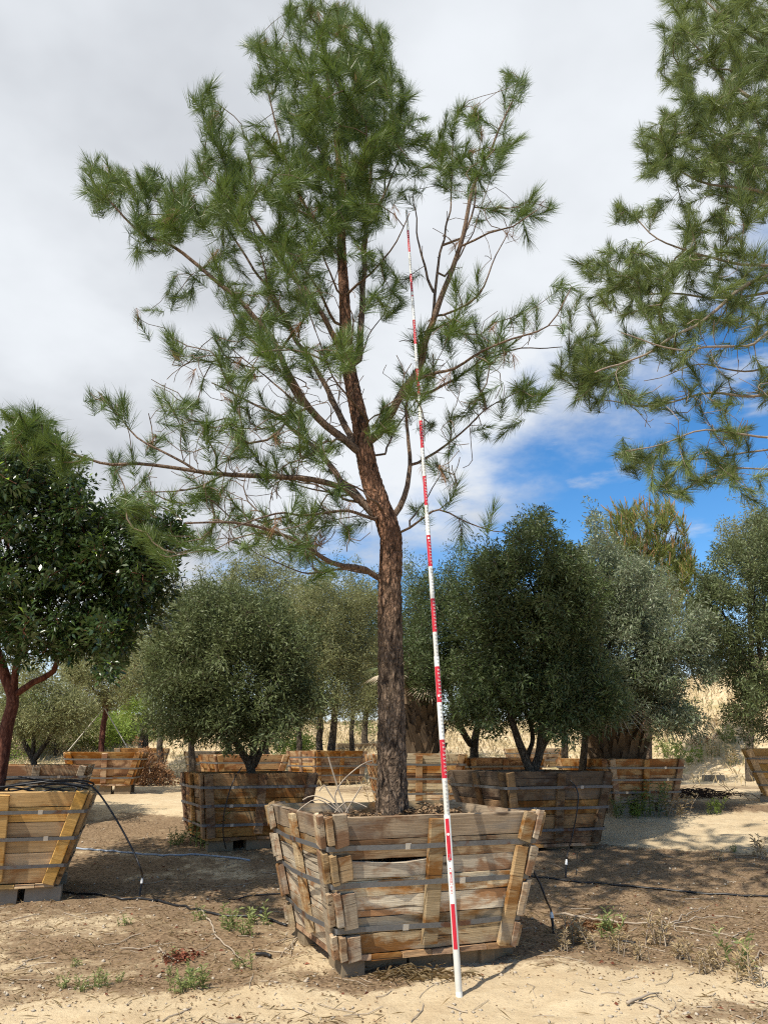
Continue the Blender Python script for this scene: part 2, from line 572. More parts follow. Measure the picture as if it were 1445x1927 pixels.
def ground_mat():
    t = NT('sandy_ground')
    co = t.n('ShaderNodeTexCoord').outputs['Object']
    lit = t.attr('litter')
    grs = t.attr('dry')
    n0 = t.noise(co, .7, 5, .6)
    n1 = t.noise(co, 4.5, 6, .62)
    n2 = t.noise(co, 26, 5, .65)
    n3 = t.noise(co, 110, 3, .6)
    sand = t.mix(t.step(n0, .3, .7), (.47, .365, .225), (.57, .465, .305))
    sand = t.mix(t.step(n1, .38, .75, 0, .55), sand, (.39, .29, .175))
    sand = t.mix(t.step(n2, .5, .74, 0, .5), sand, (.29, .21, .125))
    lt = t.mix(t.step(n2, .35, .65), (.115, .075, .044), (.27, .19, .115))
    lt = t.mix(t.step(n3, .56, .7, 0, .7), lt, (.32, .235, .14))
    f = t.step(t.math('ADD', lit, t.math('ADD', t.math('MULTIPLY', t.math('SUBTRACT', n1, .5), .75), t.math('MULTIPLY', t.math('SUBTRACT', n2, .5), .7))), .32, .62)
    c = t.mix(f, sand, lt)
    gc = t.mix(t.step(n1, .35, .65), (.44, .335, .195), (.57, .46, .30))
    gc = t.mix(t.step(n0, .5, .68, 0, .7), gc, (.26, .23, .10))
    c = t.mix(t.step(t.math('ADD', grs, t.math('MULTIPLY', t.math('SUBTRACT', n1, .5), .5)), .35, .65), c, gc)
    c = t.mix(t.step(n3, .3, .7, 0, .16), c, (.12, .085, .05))
    h = t.math('ADD', t.math('MULTIPLY', n1, .5), t.math('ADD', t.math('MULTIPLY', n2, .35), t.math('MULTIPLY', n3, .15)))
    return t.done(t.bsdf(c, .95, h, .75, .05, .08))


M['ground'] = ground_mat()

_gy = np.arange(2.5, 48, .03)


def gnd(u, v):  # vectorised version
    d = ray(u, v)
    d = d / d[1]
    x, z = d[0] * _gy, CAMZ + d[2] * _gy
    g = ground_z(x, _gy)
    k = np.argmax(z <= g)
    if not (z <= g).any():
        k = len(_gy) - 1
    return np.array([x[k], _gy[k], g[k]])


def path_on_ground(pix, lift=.012, step=.1):
    pts = smooth_path(np.array([gnd(*p) for p in pix]), step)
    pts[:, 2] = ground_z(pts[:, 0], pts[:, 1]) + lift
    return pts


# ------------------------------------------------------------------ the ground
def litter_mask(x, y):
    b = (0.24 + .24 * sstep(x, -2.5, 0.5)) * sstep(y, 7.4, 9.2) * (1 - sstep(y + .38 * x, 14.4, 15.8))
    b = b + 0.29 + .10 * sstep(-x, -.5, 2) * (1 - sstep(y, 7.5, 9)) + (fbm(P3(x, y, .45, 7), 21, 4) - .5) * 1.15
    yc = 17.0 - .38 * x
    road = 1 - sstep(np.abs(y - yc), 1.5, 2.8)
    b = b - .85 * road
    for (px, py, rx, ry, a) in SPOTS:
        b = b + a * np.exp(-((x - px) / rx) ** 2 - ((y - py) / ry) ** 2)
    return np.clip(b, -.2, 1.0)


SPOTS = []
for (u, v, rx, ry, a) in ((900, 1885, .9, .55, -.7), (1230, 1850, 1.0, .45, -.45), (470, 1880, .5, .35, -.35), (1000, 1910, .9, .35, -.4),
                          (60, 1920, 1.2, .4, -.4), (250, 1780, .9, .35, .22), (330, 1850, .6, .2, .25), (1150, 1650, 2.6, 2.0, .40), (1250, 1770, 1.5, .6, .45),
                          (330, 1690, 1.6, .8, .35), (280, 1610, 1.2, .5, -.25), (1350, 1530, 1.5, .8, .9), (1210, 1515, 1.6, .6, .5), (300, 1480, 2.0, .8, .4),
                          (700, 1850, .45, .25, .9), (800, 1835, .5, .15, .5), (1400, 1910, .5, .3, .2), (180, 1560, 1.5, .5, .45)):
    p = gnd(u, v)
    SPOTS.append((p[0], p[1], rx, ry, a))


def axis_grid(lo, a, b, hi, fine, grow):
    mid = list(np.arange(a, b, fine))
    up, s = [b], fine
    while up[-1] < hi:
        s *= grow
        up.append(up[-1] + s)
    dn, s = [a], fine
    while dn[-1] > lo:
        s *= grow
        dn.append(dn[-1] - s)
    return np.array(dn[::-1][:-1] + mid + up)


gx = axis_grid(-420, -6.5, 7.0, 420, .055, 1.055)
gy = axis_grid(-60, 4.6, 13.5, 700, .050, 1.032)
GX, GY = np.meshgrid(gx, gy, indexing='ij')
GZ = ground_z(GX, GY)
nxg, nyg = GX.shape
ii = np.arange(nxg * nyg).reshape(nxg, nyg)
gf = np.stack([ii[:-1, :-1], ii[1:, :-1], ii[1:, 1:], ii[:-1, 1:]], -1).reshape(-1, 4)
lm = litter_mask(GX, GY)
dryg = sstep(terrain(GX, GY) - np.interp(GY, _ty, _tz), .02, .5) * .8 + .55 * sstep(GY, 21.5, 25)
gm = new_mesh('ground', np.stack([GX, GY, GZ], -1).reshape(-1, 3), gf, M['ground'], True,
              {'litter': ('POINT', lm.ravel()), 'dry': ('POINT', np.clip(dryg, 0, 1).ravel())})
obj('ground', gm, kind='structure')


# ------------------------------------------------------------------ planter boxes
def board_mesh(name, w0, w1, hgt, th, nseg=5, jit=.004, mat=None, cup=.004, sag=0.0):
    """a trapezoid board: half lengths w0 (lower edge) and w1 (upper edge), worn uneven edges"""
    V, Fc = [], []
    for i in range(nseg + 1):
        t = -1 + 2 * i / nseg
        lo = -hgt / 2 + rng.uniform(0, jit)
        hi = hgt / 2 - rng.uniform(0, jit)
        y = rng.uniform(-cup, cup)
        if sag:
            dip = math.exp(-((t + .38) / .30) ** 2)
            hi -= sag * dip
            y -= sag * .8 * dip
        V += [(t * w0, y, lo), (t * w1, y, hi), (t * w1, y + th, hi), (t * w0, y + th, lo)]
        if i:
            a, b = 4 * (i - 1), 4 * i
            for k in range(4):
                Fc.append((a + k, a + (k + 1) % 4, b + (k + 1) % 4, b + k))
    Fc += [(3, 2, 1, 0), tuple(4 * nseg + k for k in range(4))]
    return new_mesh(name, V, Fc, mat)


def batten_mesh(name, wid, length, th, mat, jit=.006, ragged=0.0):
    """upright cleat with bevelled outer edges; ends slightly out of square"""
    w, h, b = wid / 2, length / 2, min(.008, wid * .1)
    sec = [(-w, th), (-w, b), (-w + b, 0), (w - b, 0), (w, b), (w, th)]
    V, Fc = [], []
    for k, z in enumerate((-h, -h * .33, h * .33, h)):
        sl = rng.uniform(-.5, .5) * ragged
        ox = rng.uniform(-jit, jit) * .6
        for (x, y) in sec:
            V.append((x + ox, y - th, z + (sl * x / w if k in (0, 3) else 0) + (rng.uniform(-ragged, ragged) * .3 if k in (0, 3) else 0)))
    for k in range(3):
        for j in range(6):
            a, b2 = 6 * k + j, 6 * k + (j + 1) % 6
            Fc.append((a, b2, b2 + 6, a + 6))
    Fc += [(5, 4, 3, 2, 1, 0), tuple(range(18, 24))]
    return new_mesh(name, V, Fc, mat)


def basis(X, Y, Z, o):
    m = Matrix.Identity(4)
    for i, c in enumerate((X, Y, Z, o)):
        for k in range(3):
            m[k][i] = float(c[k])
    return m


def planter(label, cx, cy, yaw, wt_, wb_, zb, zt, rows=5, rowmats=None, batmat=None, seg=False, group='wooden planter boxes', fracs=(.19, .49, .78),
            strapmat=None, tilt=0.0, detail=2, soil=True, mid=1, cleat2=None):
    """slanted wooden nursery box: boards, cleats, three steel straps, floor boards, soil"""
    h = zt - zb
    root = empty('planter_box', (cx, cy, zb), label, 'planter', group, yaw)
    root.rotation_euler = (tilt, 0, yaw)
    L = math.hypot(h, wt_ - wb_)
    th = .042
    rowmats = rowmats or [M['w_tan']]
    batmat = batmat or rowmats[0]
    cache = {}
    cutz = [0, .145, .26, .415, .55, .685, .83, 1] if rows == 7 else [i / rows for i in range(rows + 1)]
    for k in range(4):
        a = k * math.pi / 2
        X = np.array([math.cos(a), math.sin(a), 0])
        out = np.array([math.sin(a), -math.cos(a), 0])
        Z = (out * (wt_ - wb_) + np.array([0, 0, h])) / L
        Y = np.cross(Z, X)
        o = out * wb_
        side = 0 if k % 2 == 0 else 1
        sh = th if side else 0
        for r in range(rows):
            z0, z1 = L * cutz[r], L * cutz[r + 1]
            w0 = wb_ + (wt_ - wb_) * z0 / L - sh
            w1 = wb_ + (wt_ - wb_) * z1 / L - sh
            mt = rowmats[r % len(rowmats)]
            key = (r, side, mt.name)
            if key not in cache or seg:
                gap = .002 if seg else .005
                cache[key] = board_mesh('plank', w0 - .003, w1 - .003, (z1 - z0) - gap, th - .006, (14 if seg else 6) if detail > 1 else 3,
                                        .005 if seg else .005, mt, .004 if seg else .003, .030 if (seg and k == 0 and r == 4) else 0.0)
            c = o + Z * (z0 + z1) / 2 + X * 0
            pm = basis(X, Y, Z, c + Y * rng.uniform(0, .008))
            if seg:
                pm = pm @ Matrix.Rotation(rng.uniform(-.006, .006), 4, 'Y')
            obj('plank', cache[key], root, pm)
        # cleats
        for sgn in (-1, 1):
            e = X * sgn * (wt_ - wb_) + Z * L
            e = e / np.linalg.norm(e)
            xx = np.cross(Y, e)
            Le = math.hypot(L, wt_ - wb_)
            bw = .125 if seg else .13
            if seg:
                cuts = [(-.02, fracs[0] - .035), (fracs[0] + .035, fracs[1] - .03), (fracs[1] + .03, fracs[2] - .03), (fracs[2] + .03, 1.0 + .02)]
                for pc in range(2):
                    cc_ = cuts if (pc or sgn < 0) else [(-.01, fracs[2] - .02), (fracs[2] + .02, 1.02)]
                    for (f0, f1) in cc_:
                        f0j, f1j = f0 + rng.uniform(-.012, .02), f1 + rng.uniform(-.02, .012)
                        wid = .055 if pc else .115
                        me = batten_mesh('cleat', wid, Le * (f1j - f0j), .048 if pc else .04, cleat2 if (cleat2 and rng.random() < .4) else batmat, .008, .018)
                        c = o + X * sgn * wb_ + e * Le * (f0j + f1j) / 2 - X * sgn * (.022 if pc else .115) - Y * (.008 + rng.uniform(0, .008))
                        obj('cleat', me, root, basis(xx, Y, e, c) @ Matrix.Rotation(rng.uniform(-.03, .03), 4, 'Y'))
            else:
                key = ('cleat', rng.integers(3))
                if key not in cache:
                    cache[key] = batten_mesh('cleat', bw, Le * .99, .045, batmat, .006, .008)
                c = o + X * sgn * wb_ + e * Le * .5 - X * sgn * .075 - Y * .008
                obj('cleat', cache[key], root, basis(xx, Y, e, c))
        if mid:
            me = cache.setdefault('mid', batten_mesh('cleat', .135, L * .93, .047, batmat, .004, .006))
            c = o + Z * L * .515 + X * rng.uniform(-.05, .05) - Y * .008
            obj('cleat', me, root, basis(X, Y, Z, c) @ Matrix.Rotation(rng.uniform(-.02, .02), 4, 'Y'))
    # straps
    smat = strapmat or M['strap']
    for si, fr in enumerate(fracs):
        pts = []
        for k in range(4):
            a = k * math.pi / 2
            X = np.array([math.cos(a), math.sin(a), 0])
            out = np.array([math.sin(a), -math.cos(a), 0])
            Z = (out * (wt_ - wb_) + np.array([0, 0, h])) / L
            w = wb_ + (wt_ - wb_) * fr
            oy = .016 if seg else .06
            for x, y in ((-w - oy * .5, oy), (-w + .17, oy), (-.16, .062), (.16, .062), (w - .17, oy), (w + oy * .5, oy)):
                c = out * (wb_ + (wt_ - wb_) * fr) + np.array([0, 0, h * fr]) + X * x + out * y + Z * rng.uniform(-.005, .005)
                pts.append((c, Z, out))
        hh, tk = (.020, .003)
        V, Fc = [], []
        for (c, Z, out) in pts:
            V += [c - Z * hh, c + Z * hh, c + Z * hh + out * tk, c - Z * hh + out * tk]
        n = len(pts)
        for i in range(n):
            a, b = 4 * i, 4 * ((i + 1) % n)
            for k in range(4):
                Fc.append((a + k, a + (k + 1) % 4, b + (k + 1) % 4, b + k))
        st = obj('strap', new_mesh('strap', V, Fc, smat), root)
        if detail > 1:
            for k in (0, 1):
                a = k * math.pi / 2
                X = np.array([math.cos(a), math.sin(a), 0])
                out = np.array([math.sin(a), -math.cos(a), 0])
                Z = (out * (wt_ - wb_) + np.array([0, 0, h])) / L
                g = Geo()
                g.box((0, 0, 0), (.05, .008, .046))
                x = rng.uniform(.22, .5) * rng.choice([-1, 1])
                c = out * (wb_ + (wt_ - wb_) * fr) + np.array([0, 0, h * fr]) + X * x + out * (.062 - (.046 if seg else .002) * max(0, abs(x) - .16) / .5 + .002)
                obj('strap_clip', g.mesh('strap_clip', M['clip']), st, basis(X, np.cross(Z, X), Z, c))
    # floor boards: ends show along the front
    nb = 6 if detail > 1 else 4
    bwid = 2 * wb_ / nb
    for i in range(nb):
        g = Geo()
        g.box((0, 0, 0), (bwid - .008, 2 * wb_ + .04 + rng.uniform(0, .03), .042), None, .003)
        obj('floor_board', g.mesh('floor_board', rowmats[0] if not seg else M['w_brown']), root,
            Matrix.Translation((-wb_ + bwid * (i + .5), 0, -.024 + rng.uniform(-.003, .003))))
    if soil:
        n = 22 if detail > 1 else 9
        w = wt_ - (wt_ - wb_) * .11 - th
        t = np.linspace(-1, 1, n)
        A, B = np.meshgrid(t * w, t * w, indexing='ij')
        Zs = h - .10 + (fbm(P3(A + cx, B + cy, 5), 3, 3) - .5) * .10 + .05 * np.exp(-(A ** 2 + B ** 2) / .12)
        ix = np.arange(n * n).reshape(n, n)
        fs = np.stack([ix[:-1, :-1], ix[1:, :-1], ix[1:, 1:], ix[:-1, 1:]], -1).reshape(-1, 4)
        obj('soil', new_mesh('soil', np.stack([A, B, Zs], -1).reshape(-1, 3), fs, M['soil'], True), root)
    return root


ORD = ['first', 'second', 'third', 'fourth', 'fifth', 'sixth', 'seventh', 'eighth']


def blocks_under(what, cx, cy, yaw, zb, places, size=(.39, .19, .19), mat=None):
    """concrete blocks carrying a box: places are (x, y, turn) in the box's own frame"""
    ca, sa = math.cos(yaw), math.sin(yaw)
    for i, (x, y, r) in enumerate(places):
        wx, wy = cx + ca * x - sa * y, cy + sa * x + ca * y
        gz = float(ground_z(wx, wy))
        top = zb - .046
        hgt = max(.12, top - gz + .04)
        g = Geo()
        sx, sy = size[0], size[1]
        b = .008
        # block body with a worn chamfer round the top
        V = []
        for (k, z) in ((0, -hgt), (0, -b), (1, 0)):
            q = b * k
            V += [(-sx / 2 + q, -sy / 2 + q, z), (sx / 2 - q, -sy / 2 + q, z), (sx / 2 - q, sy / 2 - q, z), (-sx / 2 + q, sy / 2 - q, z)]
        Fc = [(3, 2, 1, 0), (8, 9, 10, 11)]
        for l in (0, 4):
            for k in range(4):
                Fc.append((l + k, l + (k + 1) % 4, l + 4 + (k + 1) % 4, l + 4 + k))
        me = new_mesh('concrete_block', np.array(V) + rng.uniform(-.003, .003, (12, 3)), Fc, mat or M['concrete_d'])
        o = obj('concrete_block', me)
        o.location = (wx, wy, top)
        o.rotation_euler = (0, 0, yaw + r + rng.uniform(-.03, .03))
        if y < 0:
            lab = '%s block from the left under front of the %s' % (ORD[i], what)
        else:
            lab = 'concrete block under back %s corner of the %s' % ('left' if x < 0 else 'right', what)
        tag(o, lab, 'concrete block', 'blocks under the ' + what)


# main box
MB = dict(cx=.105, cy=7.897, yaw=.361)
mainbox = planter('weathered grey and cream planter box with broken corner cleats holding the tall pine', MB['cx'], MB['cy'], MB['yaw'], .99, .778, .185, 1.227,
                  7, [M['w_tan2'], M['w_old'], M['w_cream'], M['w_cream'], M['w_cream'], M['w_grey'], M['w_grey']], M['w_tan2'], seg=True, fracs=(.18, .50, .775), cleat2=M['w_grey'])
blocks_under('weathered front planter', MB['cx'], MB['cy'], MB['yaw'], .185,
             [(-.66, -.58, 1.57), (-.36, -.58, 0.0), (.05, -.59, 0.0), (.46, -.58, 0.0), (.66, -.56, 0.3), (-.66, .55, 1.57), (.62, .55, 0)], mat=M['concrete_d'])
BOXES = {
    # name: label, cx, cy, yaw, wt, wb, zb, zt, rows, mats, cleat material
    'B': ('new yellow wood planter box cut by the left edge holding the red barked tree', -4.625, 10.264, .30, .92, .638, .30, 1.303, 6, ['w_new'], 'w_new', 2),
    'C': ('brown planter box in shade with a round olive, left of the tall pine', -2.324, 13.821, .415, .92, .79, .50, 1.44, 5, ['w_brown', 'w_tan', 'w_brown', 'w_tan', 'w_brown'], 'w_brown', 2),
    'D': ('dark planter box in deep shade behind the front box, holding a several stemmed olive', 2.38, 13.55, .37, .97, .76, .42, 1.47, 5, ['w_brown', 'w_brown', 'w_brown', 'w_dark', 'w_dark'], 'w_dark', 2),
    'E': ('orange stained planter box with a shaggy palm trunk and weeds at its foot', 4.952, 17.118, .354, .92, .762, .863, 1.649, 5, ['w_old', 'w_tan', 'w_orange', 'w_orange', 'w_orange'], 'w_orange', 2),
    'F': ('bright yellow planter box at the right edge below the dry slope', 9.27, 18.5, -.40, .92, .62, .90, 1.861, 6, ['w_new'], 'w_new', 1),
    'G': ('orange brown planter box on open blocks just left of the pine trunk', -1.813, 25.519, .605, .92, .806, .975, 1.86, 5, ['w_tan', 'w_orange', 'w_tan', 'w_orange', 'w_tan'], 'w_tan', 1),
    'H': ('pale brown planter box with a shaggy palm stump directly behind the pine trunk', .628, 17.157, .12, .92, .70, .80, 1.743, 5, ['w_cream', 'w_cream', 'w_tan', 'w_orange', 'w_cream'], 'w_orange', 1),
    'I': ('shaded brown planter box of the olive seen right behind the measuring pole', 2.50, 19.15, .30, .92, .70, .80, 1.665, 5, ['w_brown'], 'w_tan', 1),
    'J': ('distant grey planter box between the measuring pole and the palm box', 6.337, 34.257, .30, .92, .70, 1.10, 2.014, 5, ['w_grey'], 'w_grey', 1),
    'K': ('distant pale planter box with silver straps behind the left rim of the round olive box', -6.514, 30.493, .30, .92, .70, .95, 1.876, 5, ['w_old', 'w_tan'], 'w_old', 1),
    'L': ('orange brown planter box partly hidden behind the round olive box', -3.652, 20.976, .446, .92, .70, .85, 1.735, 5, ['w_tan', 'w_orange'], 'w_tan', 1),
    'M': ('sunlit brown planter box with a roped tree stem at the left', -7.288, 21.348, .20, .92, .70, 1.026, 1.794, 4, ['w_tan', 'w_brown', 'w_brown', 'w_orange'], 'w_orange', 1),
    'N': ('weathered grey planter box behind the new yellow box', -6.672, 15.725, .30, .92, .70, .62, 1.538, 5, ['w_tan', 'w_old'], 'w_old', 2),
    'O': ('distant brown planter box behind the dead bush', -8.991, 30.005, .30, .92, .70, 1.05, 1.974, 5, ['w_brown', 'w_grey'], 'w_grey', 1),
    'P': ('far small planter box seen above the rim of the grey left box', -15.009, 37.849, .30, .92, .70, 1.10, 2.025, 5, ['w_orange', 'w_grey'], 'w_grey', 1),
    'Q': ('far planter box at the left edge behind the red trunk', -17.6, 36.2, .30, .92, .70, 1.0, 1.95, 5, ['w_brown'], 'w_tan', 1),
    'R': ('far grey planter box showing only its rim left of the pine trunk', -1.401, 36.712, .30, .92, .70, 1.30, 2.241, 5, ['w_old'], 'w_old', 1),
}
SHORT = {'B': 'new yellow planter at the left edge', 'C': 'round olive planter', 'D': 'dark olive planter', 'E': 'palm planter with weeds', 'F': 'yellow planter at the right edge',
         'G': 'orange brown planter left of the pine', 'H': 'palm stump planter behind the pine', 'I': 'shaded olive planter behind the pole', 'J': 'distant grey planter',
         'K': 'distant silver strapped planter', 'L': 'planter half hidden by the round olive', 'M': 'planter of the roped tree', 'N': 'grey planter at the left',
         'O': 'distant planter behind the dead bush', 'P': 'far small planter', 'Q': 'far planter at the left edge', 'R': 'far grey rim planter'}
for k, b in BOXES.items():
    (lab, cx, cyy, yaw, wt2, wb2, zb, zt, rows, mats, cm, det) = b
    planter(lab, cx, cyy, yaw, wt2, wb2, zb, zt, rows, [M[m] for m in mats], M[cm], detail=det)
    pl = [(-.55, -wb2 + .14, 0), (0.05, -wb2 + .14, 0), (.52, -wb2 + .14, 0), (-.5, .5, 0), (.5, .5, 0)]
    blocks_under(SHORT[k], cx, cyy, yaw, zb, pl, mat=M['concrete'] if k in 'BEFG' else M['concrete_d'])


# ------------------------------------------------------------------ trees
class Skel:
    def __init__(s, cap=90000):
        s.P = np.zeros((cap, 3))
        s.D = np.zeros((cap, 3))
        s.par = np.full(cap, -1)
        s.rmin = np.zeros(cap)
        s.n = 0
        s.limbs = []      # (first node's parent, node ids)
        s.twigs = []

    def chain(s, pts, r, parent):
        ids = []
        for i, p in enumerate(pts):
            k = s.n
            s.P[k] = p
            pp = s.P[parent] if parent >= 0 else p
            d = (p - pp) if parent >= 0 else (pts[1] - pts[0])
            s.D[k] = d / (np.linalg.norm(d) + 1e-9)
            s.par[k] = parent
            s.rmin[k] = r[i]
            s.n += 1
            ids.append(k)
            parent = k
        return ids

    def nearest(s, p):
        return int(np.argmin(np.linalg.norm(s.P[:s.n] - p, axis=1)))

    def limb(s, pts, r0, r1, root=False, step=.12, wig=.034):
        pts = smooth_path(pts, step)
        n = len(pts)
        if wig:
            t = np.arange(n) * step
            off = np.stack([fbm(P3(t, t * 0 + rng.uniform(0, 99), 1.7), 31 + k, 2) - .5 for k in range(3)], -1) * wig * 4
            pts = pts + off * np.minimum(1, t / .4)[:, None]
        rad = r0 + (r1 - r0) * np.linspace(0, 1, n) ** .8
        par = -1 if root else s.nearest(pts[0])
        ids = s.chain(pts if root else pts[1:], rad if root else rad[1:], par)
        s.limbs.append((par, ids))
        return ids

    def grow(s, A, up=.25, seg=.13, pen=.5, wig=.02, sag=0.0, skip=0):
        """join every crown point to the nearest limb or twig by a curved shoot"""
        A = np.asarray(A)
        d0 = np.array([np.min(np.linalg.norm(s.P[skip:s.n] - a, axis=1)) for a in A])
        tips = []
        for a in A[np.argsort(d0)]:
            v = a - s.P[skip:s.n]
            d = np.linalg.norm(v, axis=1)
            cosang = np.einsum('ij,ij->i', v, s.D[skip:s.n]) / (d + 1e-6)
            k = skip + int(np.argmin(d * (1 + pen * (1 - cosang))))
            p0, dd = s.P[k], np.linalg.norm(a - s.P[k])
            if dd < .03:
                continue
            ctl = p0 + s.D[k] * dd * .35 + np.array([0, 0, -sag * dd])
            ctl = ctl + rng.normal(0, .08, 3) * dd
            end = a
            c2 = a - np.array([0, 0, up]) * dd * .4 - (a - p0) * .15
            m = max(2, int(dd / seg))
            t = np.linspace(0, 1, m + 1)[1:, None]
            pts = (1 - t) ** 3 * p0 + 3 * (1 - t) ** 2 * t * ctl + 3 * (1 - t) * t * t * c2 + t ** 3 * end
            ids = s.chain(pts, np.zeros(m), k)
            s.twigs.append((k, ids))
            tips.append(ids[-1])
        return np.array(tips)

    def radii(s, tip, expo=2.4):
        r = np.zeros(s.n)
        leaf = np.ones(s.n, bool)
        leaf[s.par[:s.n][s.par[:s.n] >= 0]] = False
        acc = np.where(leaf, tip ** expo, 0.0)
        for k in range(s.n - 1, -1, -1):
            if s.par[k] >= 0:
                acc[s.par[k]] += acc[k]
        r = acc ** (1 / expo)
        return np.where(s.rmin[:s.n] > 0, s.rmin[:s.n], np.minimum(r, .05))

    def chain_geo(s, g, par, ids, r, sides):
        pts = s.P[ids]
        rad = r[ids]
        if par >= 0:
            pts = np.vstack([s.P[par], pts])
            rad = np.concatenate([[rad[0]], rad])
        if len(pts) < 2:
            return
        g.tube(pts, rad, sides, cap=False)


def blob_points(blobs, Y, uc, uw, depth, dens, dyshift=0.0):
    """crown points: blobs are (u, v, ru, rv[, weight[, dY]]) in photo pixels, spread in depth as the crown is round"""
    out = []
    for b in blobs:
        u, v, ru, rv = b[:4]
        w = b[4] if len(b) > 4 else 1.0
        dY = b[5] if len(b) > 5 else 0.0
        n = max(1, int(round(dens * w * ru * rv / 1000.0)))
        spread = depth * math.sqrt(max(.10, 1 - ((u - uc) / uw) ** 2))
        for _ in range(n):
            r, a = rng.random() ** .5, rng.uniform(0, 2 * math.pi)
            out.append(at(u + ru * r * math.cos(a), v + rv * r * math.sin(a), Y + dY + dyshift + rng.uniform(-1, 1) * spread * math.sqrt(max(.1, 1 - .5 * r * r))))
    return np.array(out)


def perp(D):
    ref = np.where(np.abs(D[:, 2:3]) < .9, np.array([[0, 0, 1.0]]), np.array([[1.0, 0, 0]]))
    a = np.cross(D, ref)
    a /= np.linalg.norm(a, axis=1, keepdims=True) + 1e-9
    return a, np.cross(D, a)


def needles(name, base, axis, per, length, width, shoot, mat, parent, lo=10, hi=66):
    """brushes of long needles round the ends of shoots"""
    n = len(base)
    B = np.repeat(base, per, 0)
    Ax = np.repeat(axis, per, 0)
    N = len(B)
    s = rng.random(N)
    B = B - Ax * (s * shoot)[:, None]
    a, b = perp(Ax)
    az = rng.uniform(0, 2 * np.pi, N)
    ph = np.radians(lo + (hi - lo) * np.clip(s * .75 + rng.normal(0, .16, N) + .12, 0, 1.1))
    rad = a * np.cos(az)[:, None] + b * np.sin(az)[:, None]
    D = Ax * np.cos(ph)[:, None] + rad * np.sin(ph)[:, None]
    Ln = length * rng.uniform(.72, 1.12, N) * np.repeat(rng.uniform(.62, 1.18, n), per)
    # needles bend a little forward along the shoot and down
    mid = B + D * (Ln * .5)[:, None]
    D2 = D + Ax * .18 + np.array([0, 0, -.16])
    D2 /= np.linalg.norm(D2, axis=1, keepdims=True)
    tip = mid + D2 * (Ln * .5)[:, None]
    wd = np.cross(D, rng.normal(0, 1, (N, 3)))
    wd /= np.linalg.norm(wd, axis=1, keepdims=True) + 1e-9
    w = width / 2
    V = np.stack([B - wd * w, B + wd * w, mid + wd * w * .9, mid - wd * w * .9, tip], 1).reshape(-1, 3)
    i0 = np.arange(N) * 5
    q = np.stack([i0, i0 + 1, i0 + 2], -1)
    q2 = np.stack([i0, i0 + 2, i0 + 3], -1)
    q3 = np.stack([i0 + 3, i0 + 2, i0 + 4], -1)
    fs = np.concatenate([q, q2, q3])
    rn = np.clip(np.repeat(rng.random(n), per) * .55 + rng.random(N) * .45, 0, 1)
    me = new_mesh(name, V, fs, mat, False, {'rnd': ('FACE', np.concatenate([rn, rn, rn]))})
    return obj(name, me, parent, kind='stuff')


def leaves(name, pts, dirs, length, width, mat, parent, droop=.15, rnd=None, spread=None, kind='stuff'):
    """folded lance-shaped leaves"""
    N = len(pts)
    D = dirs / (np.linalg.norm(dirs, axis=1, keepdims=True) + 1e-9)
    side = np.cross(D, rng.normal(0, 1, (N, 3)) * .7 + np.array([0, 0, 1.0]))
    side /= np.linalg.norm(side, axis=1, keepdims=True) + 1e-9
    nrm = np.cross(side, D)
    L = (length * rng.uniform(.65, 1.2, N))[:, None]
    w = (width * rng.uniform(.75, 1.2, N) / 2)[:, None]
    mid = pts + D * L * .5 + nrm * L * .05
    tip = pts + D * L + np.array([0, 0, -1.0]) * L * droop
    V = np.stack([pts, mid + side * w, tip, mid - side * w], 1).reshape(-1, 3)
    i0 = np.arange(N) * 4
    fs = np.concatenate([np.stack([i0, i0 + 1, i0 + 2], -1), np.stack([i0, i0 + 2, i0 + 3], -1)])
    rn = rng.random(N) if rnd is None else np.clip(rnd, 0, 1)
    me = new_mesh(name, V, fs, mat, False, {'rnd': ('FACE', np.concatenate([rn, rn]))})
    return obj(name, me, parent, kind=kind)


def lathe_trunk(name, pts, rad, mat, parent, sides=64, step=.03, relief=.014, flare=.0, seed=3):
    pts = smooth_path(pts, .25)
    # resample radius along the arc
    arc = np.concatenate([[0], np.cumsum(np.linalg.norm(np.diff(pts, axis=0), axis=1))])
    n = int(arc[-1] / step)
    sarc = np.linspace(0, arc[-1], n)
    q = np.stack([np.interp(sarc, arc, pts[:, k]) for k in range(3)], -1)
    r = np.interp(sarc / arc[-1], np.linspace(0, 1, len(rad)), rad)
    r = r * (1 + flare * np.exp(-sarc / .16))
    V, fs = tube(q, r, sides, True)
    V = V.reshape(n, sides, 3)
    nrm = V - q[:, None, :]
    nrm /= np.linalg.norm(nrm, axis=2, keepdims=True) + 1e-9
    ang = np.arange(sides) * 2 * np.pi / sides
    Q = np.stack([np.cos(ang)[None, :] * np.ones((n, 1)) * 2.1, np.sin(ang)[None, :] * np.ones((n, 1)) * 2.1, sarc[:, None] * np.ones((1, sides)) * 3.4], -1)
    f1 = fbm(Q * 2.2, seed, 3)
    f2 = fbm(Q * 5.5 * np.array([1, 1, .8]), seed + 4, 3)
    ridge = np.clip(np.abs(f2 - .5) * 5, 0, 1)
    dsp = relief * (ridge * 1.1 - .55 + (f1 - .5) * 1.6)
    dsp = dsp * np.clip(r / r[0], .15, 1)[:, None]
    V = V + nrm * dsp[..., None]
    return obj(name, new_mesh(name, V.reshape(-1, 3), fs, mat, True), parent)


def px(Y, *pts):
    """photo pixels with optional depth offset -> world points"""
    return [at(p[0], p[1], Y + (p[2] if len(p) > 2 else 0)) for p in pts]


# ---------------- the tall pine
PY = 7.9
pine = empty('pine_tree', at(737, 1537, PY), 'tall pine with long needles and flaking trunk in the weathered front planter', 'tree')


def local(root, P):
    return np.asarray(P) - np.array(root.location)


